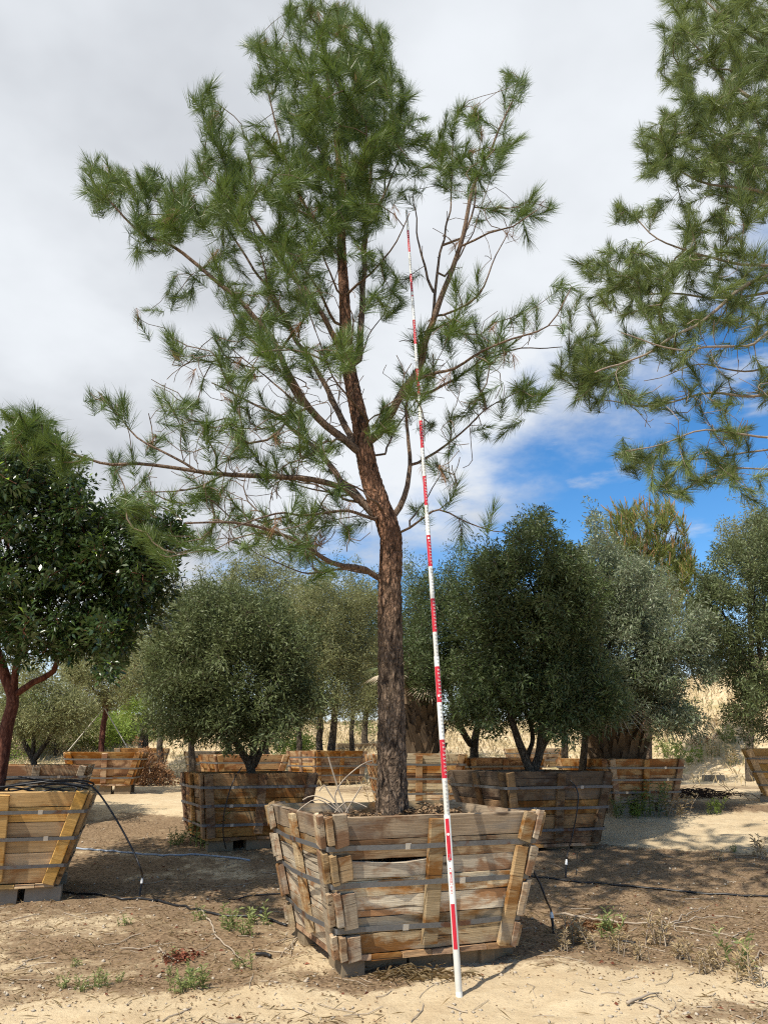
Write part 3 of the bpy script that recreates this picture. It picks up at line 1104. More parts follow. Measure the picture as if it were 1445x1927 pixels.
tp = px(PY, (739, 1560), (738, 1530), (737, 1400), (735, 1250), (733, 1100), (736, 1010), (712, 945), (692, 880), (677, 790), (656, 690), (648, 560), (642, 450), (640, 330), (622, 180), (603, 50))
sk = Skel()
trunk_ids = sk.limb(tp, .15, .012, root=True, wig=0)
sk.limbs = []
T_R = [.152, .136, .127, .121, .117, .112, .096, .082, .070, .060, .050, .041, .032, .024, .016, .010]
limb_px = [
    # left long level limb, and its far fork
    ([(718, 984), (660, 936), (558, 902, -.3), (370, 885, -.6), (165, 862, -.8), (70, 820, -.9)], .052, .010),
    ([(370, 885, -.6), (300, 840, -.6), (235, 790, -.5), (195, 750, -.5)], .018, .007),
    ([(420, 893, -.5), (350, 920, -.8), (270, 930, -1.0)], .016, .006),
    # big left leaders
    ([(684, 860), (602, 786, -.2), (544, 713, -.4), (500, 630, -.5), (430, 555, -.6), (340, 478, -.7), (262, 440, -.7), (205, 380, -.7)], .060, .012),
    ([(676, 845), (630, 760, .3), (570, 660, .5), (520, 560, .7), (455, 470, .8), (400, 380, .8)], .05, .010),
    ([(655, 690), (620, 620, -.3), (560, 530, -.5), (490, 440, -.6), (420, 350, -.6)], .045, .009),
    ([(640, 480), (600, 430, .3), (545, 330, .4), (510, 220, .4), (490, 120, .4)], .035, .008),
    ([(684, 945), (621, 880, .7), (560, 810, 1.2), (480, 760, 1.6), (400, 720, 1.8)], .06, .010),
    ([(708, 1091), (684, 1071, -.15), (621, 1052, -.5), (560, 1010, -.9), (470, 980, -1.3), (350, 975, -1.6)], .042, .009),
    ([(714, 1080), (650, 1075, .4), (580, 1075, .9), (480, 1040, 1.4)], .022, .006),
    ([(714, 980), (640, 965, -.6), (540, 965, -1.2), (430, 990, -1.7)], .026, .007),
    # second upright stem
    ([(672, 690), (682, 580, .2), (690, 430, .3), (700, 280, .3), (700, 110, .3)], .055, .010),
    ([(690, 430, .3), (735, 330, .3), (760, 230, .2)], .022, .007),
    # right leaders
    ([(699, 839), (747, 752, -.2), (796, 674, -.3), (825, 560, -.4), (870, 460, -.5), (888, 380, -.5), (915, 300, -.5), (968, 180, -.5)], .065, .009),
    ([(812, 610, -.3), (822, 530, -.1), (832, 465, .1), (850, 380, .3), (850, 280, .4)], .026, .007),
    ([(868, 465, -.5), (920, 440, -.7), (970, 425, -.9), (1015, 390, -1.0)], .018, .006),
    ([(815, 600, -.3), (900, 560, -.6), (930, 480, -.7), (960, 420, -.7)], .018, .005),
    ([(772, 720, -.2), (840, 690, -.6), (940, 650, -.9), (1030, 610, -1.0), (1075, 540, -1.1)], .026, .006),
    ([(747, 750, -.2), (850, 720, .6), (960, 660, 1.0), (1060, 650, 1.2)], .028, .007),
    ([(745, 975), (771, 878, .1), (772, 761, .2), (775, 700, .2)], .045, .010),
    ([(771, 880, .1), (850, 830, .2), (910, 770, .3), (970, 735, .3)], .022, .006),
    ([(755, 1003), (800, 975, -.3), (844, 972, -.6), (951, 997, -.9)], .018, .005),
    ([(760, 990), (810, 930, .5), (850, 880, .8)], .014, .005),
    ([(648, 560), (700, 500, -.5), (740, 450, -.9), (765, 400, -1.0)], .022, .006),
    ([(655, 700), (660, 640, -.9), (650, 580, -1.4)], .02, .006),
    ([(640, 400), (680, 340, -.8), (690, 230, -1.1)], .022, .006),
    ([(645, 520), (640, 430, 1.0), (610, 300, 1.5)], .024, .006),
]
for (u0, v0, u1, v1, d) in ((640, 560, 585, 380, -.9), (640, 620, 520, 430, -1.1), (690, 450, 650, 250, .9), (700, 420, 745, 210, .8), (820, 560, 780, 330, .5), (870, 460, 905, 250, .2), (830, 530, 930, 330, .6), (602, 786, 420, 640, .9),
                           (544, 713, 400, 500, .5), (560, 640, 470, 400, -.9), (700, 800, 600, 620, -1.3), (720, 860, 820, 700, 1.3), (660, 936, 470, 860, .8), (684, 945, 520, 900, 1.3), (720, 960, 620, 880, -1.5), (650, 700, 730, 560, 1.2)):
    limb_px.append(([(u0, v0), ((u0 + u1) / 2 + rng.uniform(-18, 18), (v0 + v1) / 2 + rng.uniform(0, 25), d * .6), (u1, v1, d)], rng.uniform(.016, .026), .005))
for (q, r0, r1) in limb_px:
    sk.limb(px(PY, *q), r0 * .82, r1 * .85)
main_blobs = [
    (600, 30, 65, 45, 1.3), (640, 80, 90, 70, 1.2), (505, 110, 50, 55), (700, 105, 50, 65, 1.2), (610, 170, 110, 80, 1.2), (700, 200, 70, 90, 1.2), (560, 190, 60, 60), (742, 200, 40, 50, .9),
    (650, 270, 100, 70, 1.2), (393, 195, 32, 38, 1.0), (432, 235, 40, 45), (490, 310, 80, 55), (410, 310, 50, 45), (570, 330, 80, 70), (665, 350, 80, 70), (385, 370, 85, 55), (465, 400, 85, 65),
    (196, 330, 42, 42, 1.3), (180, 372, 32, 26, 1.2), (255, 335, 45, 30), (290, 375, 70, 50, 1.1), (320, 410, 55, 45, 1.1), (300, 440, 50, 25), (265, 475, 22, 18), (590, 440, 70, 60), (650, 420, 45, 50),
    (540, 490, 75, 50), (435, 505, 50, 35), (495, 570, 65, 45), (560, 575, 65, 55, .8), (335, 540, 38, 32, .9), (272, 595, 22, 20, .8), (315, 640, 30, 25, .7), (395, 655, 45, 28, .7), (445, 705, 40, 35, .9),
    (470, 645, 45, 40, .9), (545, 665, 55, 40, .7), (645, 650, 35, 42, 1.6, -.8), (725, 570, 40, 40, .9), (745, 520, 25, 25), (695, 480, 35, 40, .9),
    (965, 150, 26, 22, 1.4), (960, 200, 18, 35, .8), (880, 230, 45, 35), (822, 245, 38, 35), (850, 295, 50, 35), (910, 300, 35, 35), (962, 275, 22, 40, .8), (890, 345, 35, 25, .8), (790, 295, 35, 40, .8),
    (780, 350, 30, 30, .6), (832, 350, 30, 22, .6), (1015, 388, 28, 28, 1.1), (965, 395, 30, 20, .8), (980, 450, 14, 12, .8), (890, 412, 18, 18, .5), (752, 270, 25, 30, .8), (710, 400, 40, 30, .5),
    (862, 620, 42, 28, 1.4), (782, 645, 30, 25, .8), (830, 540, 35, 18, .4), (900, 505, 18, 12, .5), (870, 575, 30, 18, .5), (950, 600, 40, 18, .7), (1012, 580, 35, 20, .7), (1062, 535, 22, 22, 1.0),
    (1065, 605, 14, 14, .8), (930, 650, 45, 28, .8), (975, 740, 40, 32, 1.0), (1010, 735, 22, 22, .7), (905, 705, 35, 28, .7), (925, 815, 35, 14, 1.1), (870, 760, 35, 28, .6), (830, 695, 40, 28, .6),
    (772, 725, 45, 40, .7), (722, 795, 38, 38, 1.1), (840, 800, 35, 22, .5), (868, 920, 16, 12, .8), (922, 950, 8, 6, 2), (862, 1020, 10, 6, 2), (780, 950, 25, 18, .6), (812, 860, 25, 22, .5), (855, 865, 20, 18, .5),
    (192, 742, 26, 18, 1.3), (225, 775, 18, 24, 1.0), (305, 750, 25, 16, .8), (345, 785, 38, 22, .7), (375, 745, 28, 28, .7), (410, 805, 55, 30, .7), (475, 775, 45, 38, .7), (490, 835, 55, 32, .7),
    (560, 785, 38, 32, .8), (595, 840, 35, 32, 1.1), (525, 885, 45, 30, .8), (430, 870, 30, 18, .6), (310, 835, 36, 20, .6), (232, 862, 30, 22, .8), (245, 905, 32, 28, 1.0), (275, 945, 45, 22, 1.0), (355, 925, 45, 28, .7),
    (425, 955, 52, 28, .7), (505, 965, 52, 30, .7), (585, 965, 45, 35, .8), (640, 905, 30, 30, .6), (560, 1015, 52, 28, .7), (480, 1022, 52, 22, .7), (400, 1015, 45, 22, .7), (335, 1035, 45, 22, .7), (285, 1000, 40, 22, .8),
    (640, 1010, 30, 28, .6), (590, 1062, 40, 20, .5), (60, 790, 45, 26, 1.6, -.9), (22, 800, 30, 28, 1.4, -.9), (105, 835, 40, 22, 1.3, -.9), (145, 870, 28, 22, 1.0, -.8), (45, 838, 40, 20, 1.0, -.9),
]
main_blobs = [b[:4] + ((b[4] if len(b) > 4 else 1.0) * (1.08 if b[1] < 420 else .92),) + tuple(b[5:]) for b in main_blobs]
A = blob_points(main_blobs, PY, 620, 520, 1.75, 7.4)
# the lower right front lights up first: keep the crown's middle a little airy
tips = sk.grow(A, up=.55, pen=.6, skip=30)
bare = blob_points([(470, 760, 200, 130), (560, 950, 170, 90), (400, 930, 130, 90), (850, 700, 130, 110), (600, 700, 100, 120), (560, 560, 120, 90), (840, 860, 60, 80), (880, 450, 90, 90), (560, 1030, 110, 40), (480, 860, 160, 90), (900, 640, 120, 70)], PY, 620, 520, 1.6, 4.6)
sk.grow(bare, up=.3, pen=.3, skip=30)
rad = sk.radii(.0042, 2.5)
lathe_trunk('trunk', local(pine, tp), T_R, M['bark'], pine, 72, .026, .020, .14)
for (par, ids) in sk.limbs:
    g = Geo()
    sk.chain_geo(g, par, ids, rad, 9)
    me = g.mesh('limb', M['pinelimb'], True)
    me.transform(Matrix.Translation(-pine.location))
    obj('limb', me, pine)
g = Geo()
for (par, ids) in sk.twigs:
    sk.chain_geo(g, par, ids, rad, 4)
me = g.mesh('twig', M['pinetwig'], True)
me.transform(Matrix.Translation(-pine.location))
obj('twig', me, pine, kind='stuff')


def tuft_axes(sk, tips, up):
    D = sk.D[tips] + np.array([0, 0, up]) + rng.normal(0, .18, (len(tips), 3))
    return D / np.linalg.norm(D, axis=1, keepdims=True)


needles('needles', local(pine, sk.P[tips]), tuft_axes(sk, tips, .45), 140, .215, .0042, .30, M['needle'], pine)
dn = rng.choice(np.arange(300, sk.n), 150, replace=False)
dax = np.stack([rng.normal(0, .5, 150), rng.normal(0, .5, 150), -np.ones(150)], -1)
needles('dead_needles', local(pine, sk.P[dn]), dax / np.linalg.norm(dax, axis=1, keepdims=True), 26, .17, .004, .12, M['drybush'], pine, 5, 50)
print('pine tufts', len(tips), 'twig nodes', sk.n)

# ---------------- the pine reaching in from the right
RY = 8.9
rp = empty('pine_tree', (6.1, RY, float(ground_z(6.1, RY))), 'large grey green pine reaching in from the right edge', 'tree')
tp2 = [np.array([6.1, RY, .05]), np.array([6.1, RY, 2.5]), np.array([6.1, RY, 5.0]), np.array([6.05, RY, 7.5]), np.array([6.0, RY, 10.0]), np.array([5.95, RY, 12.5])]
sk2 = Skel()
sk2.limb(tp2, .16, .02, root=True, wig=.01)
sk2.limbs = []


def pj(P):
    P = np.asarray(P, float) - [0, 0, CAMZ]
    d = P[1] * c_ + P[2] * s_
    up = -P[1] * s_ + P[2] * c_
    return 722.5 + F * P[0] / d, 963.5 - F * up / d


def tz(z):
    """pixel of the right pine's stem at height z"""
    x = np.interp(z, [p[2] for p in tp2], [p[0] for p in tp2])
    return pj((x, RY, z))


for (z, q, r0, r1) in [
    (10.6, [(1445, 90), (1360, 30), (1300, -20)], .05, .01),
    (9.6, [(1470, 220), (1400, 170), (1330, 110), (1280, 60)], .05, .009),
    (8.8, [(1480, 340), (1420, 300), (1340, 240), (1290, 190)], .045, .008),
    (7.4, [(1520, 400), (1445, 365, -.3), (1370, 350, -.4), (1300, 330, -.5), (1250, 300, -.5)], .055, .009),
    (6.6, [(1520, 480), (1445, 505, -.2), (1330, 480, -.3), (1250, 462, -.4), (1195, 410, -.4)], .045, .007),
    (6.2, [(1550, 500), (1416, 534, -.4), (1300, 615, -.7), (1190, 680, -.9), (1115, 705, -1.0)], .05, .008),
    (6.0, [(1540, 560, .3), (1400, 560, .6), (1280, 560, .8), (1180, 550, .9), (1100, 500, 1.0)], .04, .006),
    (5.7, [(1520, 620, -.4), (1400, 640, -.8), (1290, 660, -1.1), (1170, 630, -1.2)], .035, .006),
    (5.3, [(1540, 720, .2), (1420, 745, .2), (1300, 745, .2), (1200, 760, .1), (1120, 745, .1)], .035, .006),
    (5.0, [(1540, 800, -.5), (1440, 820, -.7), (1330, 805, -.9), (1250, 835, -1.0), (1180, 850, -1.0)], .03, .005),
    (4.7, [(1520, 840, .5), (1420, 850, .8), (1330, 865, 1.0), (1230, 870, 1.1)], .028, .005),
    (4.5, [(1540, 900), (1440, 880), (1350, 880), (1290, 920)], .025, .005),
    (5.2, [(1500, 700, .7), (1400, 700, 1.2), (1300, 690, 1.5), (1210, 720, 1.6)], .03, .005),
    (6.9, [(1700, 300), (1850, 200), (1950, 100)], .05, .01), (5.8, [(1750, 560), (1900, 500), (2000, 450)], .045, .01), (8.5, [(1650, 100), (1750, -50)], .04, .01),
    (6.5, [(1620, 450, -1.5), (1640, 400, -2.2)], .04, .01), (6.5, [(1560, 480, 1.5), (1540, 440, 2.2)], .04, .01),
]:
    sk2.limb(px(RY, tz(z), *q), r0, r1)
rblobs = [
    (1280, 40, 30, 45), (1345, 40, 55, 50), (1405, 60, 45, 65), (1268, 120, 26, 40, .9), (1335, 150, 50, 50), (1420, 180, 40, 70), (1290, 205, 40, 32), (1370, 245, 55, 50), (1235, 260, 26, 36, 1.2), (1245, 312, 32, 28, 1.2),
    (1305, 285, 45, 38), (1365, 325, 50, 40), (1430, 310, 30, 55), (1410, 380, 40, 38, .8), (1182, 405, 24, 20, .9), (1218, 388, 18, 20, .8), (1310, 405, 32, 28, .7), (1352, 435, 48, 32, .8), (1098, 500, 24, 18, .9),
    (1152, 480, 20, 18, .7), (1192, 505, 45, 32, .9), (1242, 525, 48, 38, .8), (1180, 560, 45, 30), (1250, 605, 48, 30, .8), (1320, 505, 48, 32, .8), (1400, 505, 40, 40, .8), (1330, 585, 48, 32, .8), (1420, 600, 40, 32, .7),
    (1085, 572, 26, 16, .6), (1110, 640, 35, 25, .8), (1095, 692, 38, 28, 1.3), (1140, 700, 40, 24, 1.1), (1170, 645, 30, 24, .6), (1230, 662, 40, 22, .7), (1300, 680, 38, 22, .6), (1112, 752, 30, 12, .9),
    (1200, 742, 40, 16, .6), (1262, 765, 40, 14, .6), (1350, 740, 48, 24, .5), (1430, 720, 30, 32, .5), (1185, 852, 22, 16, .8), (1222, 872, 38, 20, .8), (1262, 902, 38, 16, .8), (1300, 930, 30, 10, .8),
    (1330, 872, 38, 22, .6), (1262, 832, 30, 14, .6), (1380, 822, 40, 32, .5), (1400, 882, 40, 22, .5), (1420, 935, 25, 14, .4), (1500, 80, 60, 90, .8), (1560, 300, 70, 90, .6), (1620, 100, 80, 120, .6),
    (1640, 420, 80, 80, .5), (1520, 560, 50, 60, .5), (1700, 600, 80, 70, .4), (1800, 350, 90, 90, .5), (1900, 200, 90, 90, .5), (1900, 480, 80, 60, .5), (1450, -60, 80, 60, .8), (1560, -120, 100, 90, .8), (1700, -60, 80, 60, .5),
]
rblobs = [(b[0], b[1], b[2] * 1.28, b[3] * 1.28, (b[4] if len(b) > 4 else 1.0) * (1.2 if b[1] < 340 else 1.1)) for b in rblobs]
A2 = blob_points(rblobs, RY, 1620, 560, 1.7, 10)
tips2 = sk2.grow(A2, up=.4, pen=.55, skip=14)
bare2 = blob_points([(1350, 620, 120, 80), (1330, 720, 130, 60), (1380, 850, 90, 60), (1300, 800, 120, 60), (1400, 560, 60, 80)], RY, 1620, 560, 1.5, 4.5)
sk2.grow(bare2, up=.1, pen=.2, skip=14)
rad2 = sk2.radii(.0042, 2.5)
lathe_trunk('trunk', local(rp, tp2), [.17, .15, .13, .10, .06, .02], M['bark'], rp, 32, .07, .016, .15)
for (par, ids) in sk2.limbs:
    g = Geo()
    sk2.chain_geo(g, par, ids, rad2, 8)
    me = g.mesh('limb', M['pinetwig2'], True)
    me.transform(Matrix.Translation(-rp.location))
    obj('limb', me, rp)
g = Geo()
for (par, ids) in sk2.twigs:
    sk2.chain_geo(g, par, ids, rad2, 4)
me = g.mesh('twig', M['pinetwig2'], True)
me.transform(Matrix.Translation(-rp.location))
obj('twig', me, rp, kind='stuff')
needles('needles', local(rp, sk2.P[tips2]), tuft_axes(sk2, tips2, .15), 150, .215, .0042, .28, M['needle2'], rp)
print('right pine tufts', len(tips2))


# ---------------- leafy trees (olives, madrone, background)
def leafy(label, base, Y, trunks, blobs, dens, uc, uw, depth, leafm, barkm, per=70, ll=.065, lw=.016, shoot=.36, up=.35, tipr=.004, rmul=1.0,
          name='olive_tree', group=None, sides=8, cone=.75, jitter=.05, extra=None, crown_fill=3.6, cat='tree', leafname='crown'):
    root = empty(name, base, label, cat, group)
    s = Skel(60000)
    for i, (q, r0, r1) in enumerate(trunks):
        s.limb(px(Y, *q), r0 * rmul, r1 * rmul, root=(i == 0), step=.10, wig=.025)
    bl = []
    for b in blobs:                                    # break each lobe into uneven clumps so the outline is ragged
        u, v, ru, rv = b[:4]
        w, dYb = (b[4] if len(b) > 4 else 1.0), (b[5] if len(b) > 5 else 0.0)
        m = max(3, int(ru * rv / 330))
        for _ in range(m):
            rr, aa = rng.random() ** .5 * 1.06, rng.uniform(0, 2 * math.pi)
            q = rng.uniform(.20, .48)
            bl.append((u + ru * rr * math.cos(aa), v + rv * rr * math.sin(aa) - rv * .05, ru * q, rv * q * 1.15, w * .62 / (m * q * q * 1.15) * rng.uniform(.5, 1.5), dYb + rng.uniform(-.5, .5) * depth))
        bl.append((u, v, ru * .8, rv * .8, w * .30 / .64, dYb))
    A = blob_points(bl, Y, uc, uw, depth, dens * crown_fill)
    mid_ = A.mean(0)
    st = A[rng.random(len(A)) < .07]                   # stray shoots that break the outline
    dv_ = st - mid_
    dv_ = dv_ / (np.linalg.norm(dv_, axis=1, keepdims=True) + 1e-6) + np.array([0, 0, .5])
    A = np.concatenate([A, st + dv_ * rng.uniform(.08, .30, (len(st), 1)) * (Y / 14)])
    tips = s.grow(A, up=up, pen=.45, seg=.16, skip=2)
    r = s.radii(tipr, 2.4)
    for i, (par, ids) in enumerate(s.limbs):
        g = Geo()
        s.chain_geo(g, par, ids, r, sides)
        me = g.mesh('trunk' if i == 0 else 'limb', barkm, True)
        me.transform(Matrix.Translation(-root.location))
        obj('trunk' if i == 0 else 'limb', me, root)
    g = Geo()
    for (par, ids) in s.twigs:
        s.chain_geo(g, par, ids, r, 3)
    me = g.mesh('twig', barkm, True)
    me.transform(Matrix.Translation(-root.location))
    obj('twig', me, root, kind='stuff')
    # leaves sit along the last stretch of each shoot
    tipP, tipD = s.P[tips], s.D[tips] + np.array([0, 0, up]) + rng.normal(0, .22, (len(tips), 3))
    tipD /= np.linalg.norm(tipD, axis=1, keepdims=True)
    n = len(tips)
    P0 = np.repeat(tipP, per, 0)
    D0 = np.repeat(tipD, per, 0)
    N = len(P0)
    t = rng.uniform(-1, .45, N)
    ax, bx = perp(D0)
    az = rng.uniform(0, 2 * np.pi, N)
    sd = ax * np.cos(az)[:, None] + bx * np.sin(az)[:, None]
    pts = P0 + D0 * (t * shoot)[:, None] + sd * (rng.random(N) ** .7 * shoot * .40 * np.clip(.8 - t, .15, 1.2))[:, None] + rng.normal(0, jitter * .4, (N, 3))
    dirs = D0 * (1 - cone * .5) + sd * cone + rng.normal(0, .25, (N, 3))
    rn = np.repeat(rng.random(n), per) * .5 + rng.random(N) * .5
    leaves('crown', local(root, pts), dirs, ll, lw, leafm, root, rnd=rn)
    if extra:
        k = rng.random(N) < extra[1]
        leaves('young_leaf', local(root, pts[k] + np.array([0, 0, .05])), dirs[k] + np.array([0, 0, .5]), ll, lw, extra[0], root)
    print(label[:40], 'shoots', n, 'leaves', N)
    return root


# round olive, left of the pine
leafy('round dark grey green olive in the shaded brown planter left of the pine', at(472, 1455, 13.75), 13.75,
      [([(474, 1475), (470, 1445), (452, 1415, -.1), (430, 1370, -.2), (410, 1290, -.4)], .085, .03), ([(472, 1448), (478, 1400), (484, 1340), (490, 1250)], .075, .025),
       ([(473, 1452), (492, 1415, .1), (520, 1370, .3), (545, 1290, .4)], .065, .022), ([(440, 1390, -.1), (390, 1340, .4), (340, 1270, .6)], .035, .015), ([(480, 1380), (450, 1280, .6), (440, 1180, .6)], .035, .015)],
      [(440, 1280, 145, 95), (335, 1255, 55, 75), (548, 1290, 45, 80), (435, 1360, 135, 38), (420, 1185, 105, 60), (480, 1140, 60, 40), (335, 1170, 40, 40, .8), (355, 1345, 55, 35), (535, 1215, 48, 50), (400, 1120, 50, 25, .7)],
      11, 440, 190, 1.35, M['olive'], M['olivebark'], per=46, ll=.098, lw=.025)
# olive of the dark box, several stems
leafy('tall dark olive with several leaning stems in the dark damp planter', at(1000, 1460, 13.6), 13.6,
      [([(1000, 1480), (1000, 1455), (975, 1400, -.1), (960, 1340, -.2), (950, 1230, -.3)], .09, .03), ([(1002, 1458), (1018, 1400), (1025, 1330), (1030, 1220), (1010, 1080)], .08, .02),
       ([(1005, 1450), (1030, 1395, .2), (1075, 1345, .3), (1100, 1290, .3)], .055, .02), ([(990, 1440), (998, 1390, .4), (990, 1310, .5), (970, 1180, .6)], .05, .02), ([(1022, 1380), (1060, 1340, -.4), (1100, 1320, -.6)], .035, .015)],
      [(1000, 990, 26, 30), (1062, 1060, 42, 40), (925, 1075, 40, 35, .8), (1085, 1130, 50, 60), (895, 1150, 45, 50, .8), (1000, 1050, 50, 48), (958, 1095, 48, 50), (1045, 1105, 50, 50), (980, 1175, 70, 60), (1062, 1200, 70, 65), (925, 1220, 50, 65), (1000, 1280, 90, 60), (1090, 1295, 60, 60), (938, 1315, 52, 42),
       (1050, 1345, 70, 28), (1140, 1320, 32, 42), (918, 1365, 32, 16, .7), (880, 1320, 30, 40, .7)],
      12.5, 1010, 150, 1.15, M['olive_d'], M['olivebark'], per=46, ll=.098, lw=.025)
# silvery olive behind it
leafy('silvery olive behind the dark box, left of the small far pine', (4.05, 16.6, float(ground_z(4.05, 16.6))), 16.2,
      [([(1092, 1560, .4), (1095, 1450, .3), (1110, 1350), (1130, 1240), (1120, 1100)], .10, .03), ([(1105, 1380), (1170, 1300), (1220, 1210)], .05, .02), ([(1120, 1280), (1160, 1180, .4), (1180, 1100, .4)], .04, .018)],
      [(1125, 1000, 26, 24), (1105, 1060, 42, 45), (1160, 1075, 50, 48), (1200, 1130, 50, 50), (1140, 1150, 60, 52), (1230, 1180, 42, 50), (1180, 1220, 70, 60), (1262, 1230, 28, 45), (1200, 1290, 70, 52), (1250, 1310, 40, 42),
       (1282, 1355, 38, 26, .7), (1310, 1360, 22, 30, .5), (1150, 1330, 45, 32), (1310, 1190, 34, 60), (1315, 1265, 26, 36, .8), (1250, 1370, 40, 22, .7), (1080, 1180, 40, 80, .8)],
      11.5, 1180, 140, 1.25, M['olive_s'], M['olivebark'], per=46, ll=.105, lw=.027)
# olive in the right yellow box
leafy('broad olive spilling in from the right edge above the yellow planter', at(1466, 1410, 18.5), 18.0,
      [([(1466, 1430, .5), (1464, 1390, .4), (1450, 1330, .2), (1430, 1240), (1415, 1100)], .10, .03), ([(1462, 1380, .4), (1490, 1300), (1510, 1200)], .07, .03), ([(1440, 1290), (1390, 1220), (1360, 1150)], .04, .02)],
      [(1425, 1000, 32, 30), (1380, 1060, 50, 42), (1440, 1080, 40, 65), (1350, 1130, 42, 50), (1400, 1165, 62, 60), (1362, 1225, 42, 52), (1420, 1260, 52, 60), (1405, 1330, 36, 36), (1435, 1375, 30, 24, .8), (1330, 1085, 24, 34, .8), (1318, 1140, 30, 60, .8), (1325, 1215, 30, 46, .8),
       (1500, 1100, 70, 100, .8), (1530, 1250, 70, 90, .8), (1500, 1350, 55, 40, .7)],
      11.5, 1440, 150, 1.5, M['olive'], M['olivebark'], per=44, ll=.11, lw=.027)
# olive right of the pole, farther back
leafy('dark olive behind the measuring pole, far side of the palm stump', at(892, 1420, 19.1), 19.0,
      [([(893, 1432), (893, 1400), (900, 1350), (890, 1250, -.5)], .11, .04), ([(888, 1405), (868, 1375, -.3), (850, 1330, -.9), (835, 1230, -1.6)], .085, .035), ([(845, 1300, -1.1), (800, 1240, -2.0), (780, 1190, -2.2)], .05, .02)],
      [(830, 1205, 75, 75, 1, -1.6), (870, 1130, 48, 58, 1, -.8), (805, 1130, 36, 42, 1, -1.5), (835, 1280, 65, 45, 1, -1.6), (905, 1250, 48, 68), (788, 1240, 24, 70, 1, -2.3), (890, 1335, 50, 24, 1, -.5), (882, 1075, 24, 24, .8), (845, 1090, 25, 25, .7, -1)],
      13, 850, 120, 1.2, M['olive_d'], M['olivebark'], per=60, ll=.085, lw=.023, shoot=.42)
leafy('olive with two stems left of the pine trunk above the orange brown box', at(612, 1415, 25.5), 25.3,
      [([(603, 1430), (602, 1400), (604, 1340), (610, 1230)], .12, .05), ([(622, 1425), (626, 1390), (632, 1320), (650, 1220)], .14, .05)],
      [(620, 1160, 80, 75), (602, 1255, 72, 75), (662, 1235, 45, 95), (622, 1325, 66, 38), (562, 1125, 42, 45, .8), (680, 1135, 28, 48)],
      12, 620, 110, 1.7, M['olive_y'], M['olivebark'], per=60, ll=.105, lw=.028, shoot=.5)
leafy('small olive over the far grey box beside the pine trunk', at(687, 1405, 36.5), 36.3,
      [([(687, 1415), (687, 1370), (690, 1320), (690, 1240)], .17, .07)], [(690, 1250, 50, 85), (680, 1315, 42, 38), (730, 1270, 40, 80)], 13, 690, 80, 1.6, M['olive_y'], M['olivebark'], per=50, ll=.14, lw=.04, shoot=.7)
leafy('low spreading olive with fanned stems in the grey left planter', at(62, 1440, 15.7), 15.7,
      [([(64, 1452), (62, 1430), (45, 1400), (35, 1360), (25, 1310)], .07, .03), ([(62, 1432), (62, 1395), (66, 1350)], .055, .025), ([(64, 1432), (84, 1400), (105, 1360), (125, 1310)], .06, .025)],
      [(60, 1330, 85, 40), (15, 1350, 50, 35), (120, 1325, 55, 35), (70, 1365, 75, 20, .7), (155, 1350, 25, 25, .6), (60, 1280, 80, 35, .8)], 10, 70, 130, 1.2, M['olive_y'], M['olivebark'], per=54, ll=.085, lw=.022)
leafy('light crowned tree tied with two ropes in the sunlit brown planter', at(193, 1425, 21.3), 21.3,
      [([(193, 1435), (192, 1400), (196, 1345), (198, 1318)], .085, .075), ([(198, 1322), (178, 1300), (150, 1270)], .045, .02), ([(198, 1322), (220, 1290), (240, 1270)], .045, .02)],
      [(190, 1285, 70, 40), (150, 1270, 48, 35), (240, 1275, 40, 36), (195, 1318, 50, 18, .7), (200, 1240, 70, 30, .8)], 11, 195, 100, 1.3, M['olive_y'], M['redbark'], per=52, ll=.10, lw=.027, shoot=.45)
leafy('small leaning tree in the distant box beyond the dead bush', at(268, 1415, 30), 30,
      [([(267, 1425), (267, 1395), (272, 1370), (276, 1330)], .13, .06)], [(278, 1330, 38, 26), (262, 1302, 42, 24), (290, 1290, 30, 25)], 14, 275, 50, 1.2, M['green_y'], M['olivebark'], per=46, ll=.12, lw=.035, shoot=.6)
# background row
bgl = [('pale olive between the round olive and the pine, nearer one', 560, 1215, 27, 80, 95, 'olive_y'), ('pale olive far behind the round olive crown', 430, 1190, 31, 110, 90, 'olive_s'),
       ('grey green olive between the madrone and the round olive', 300, 1260, 26, 60, 60, 'olive'), ('tall pale olive just left of the pine trunk', 660, 1190, 30, 70, 105, 'olive'), ('yellow green tree closing the gap at the far left edge', 10, 1350, 34, 80, 60, 'green_y'), ('yellow green tree behind the fanned olive', 105, 1355, 35, 75, 55, 'olive_y'),
       ('fresh green tree behind the roped stem', 190, 1375, 36, 60, 45, 'green_y'), ('fresh green bushy tree left of the dry bank', 245, 1375, 38, 55, 42, 'green_y'),
       ('pale olive above the round olive, left one', 360, 1160, 27, 75, 80, 'olive_y'), ('pale olive above the round olive, right one', 500, 1110, 29, 75, 70, 'olive_y'),
       ('pale olive far behind the roped tree', 270, 1230, 31, 70, 70, 'olive_y'), ('dark tree behind the palm stump', 765, 1200, 31, 55, 120, 'olive'),
       ('low green shrub on the bank behind the round olive', 555, 1400, 33, 50, 16, 'green_y'), ('green tree beyond the right olive', 1410, 1030, 27, 70, 75, 'olive_y'),
       ('dark olive filling behind the silvery one', 1060, 1250, 23, 110, 95, 'olive_d'), ('olive in the gap below the small far pine', 1200, 1150, 24, 65, 70, 'olive_s')]
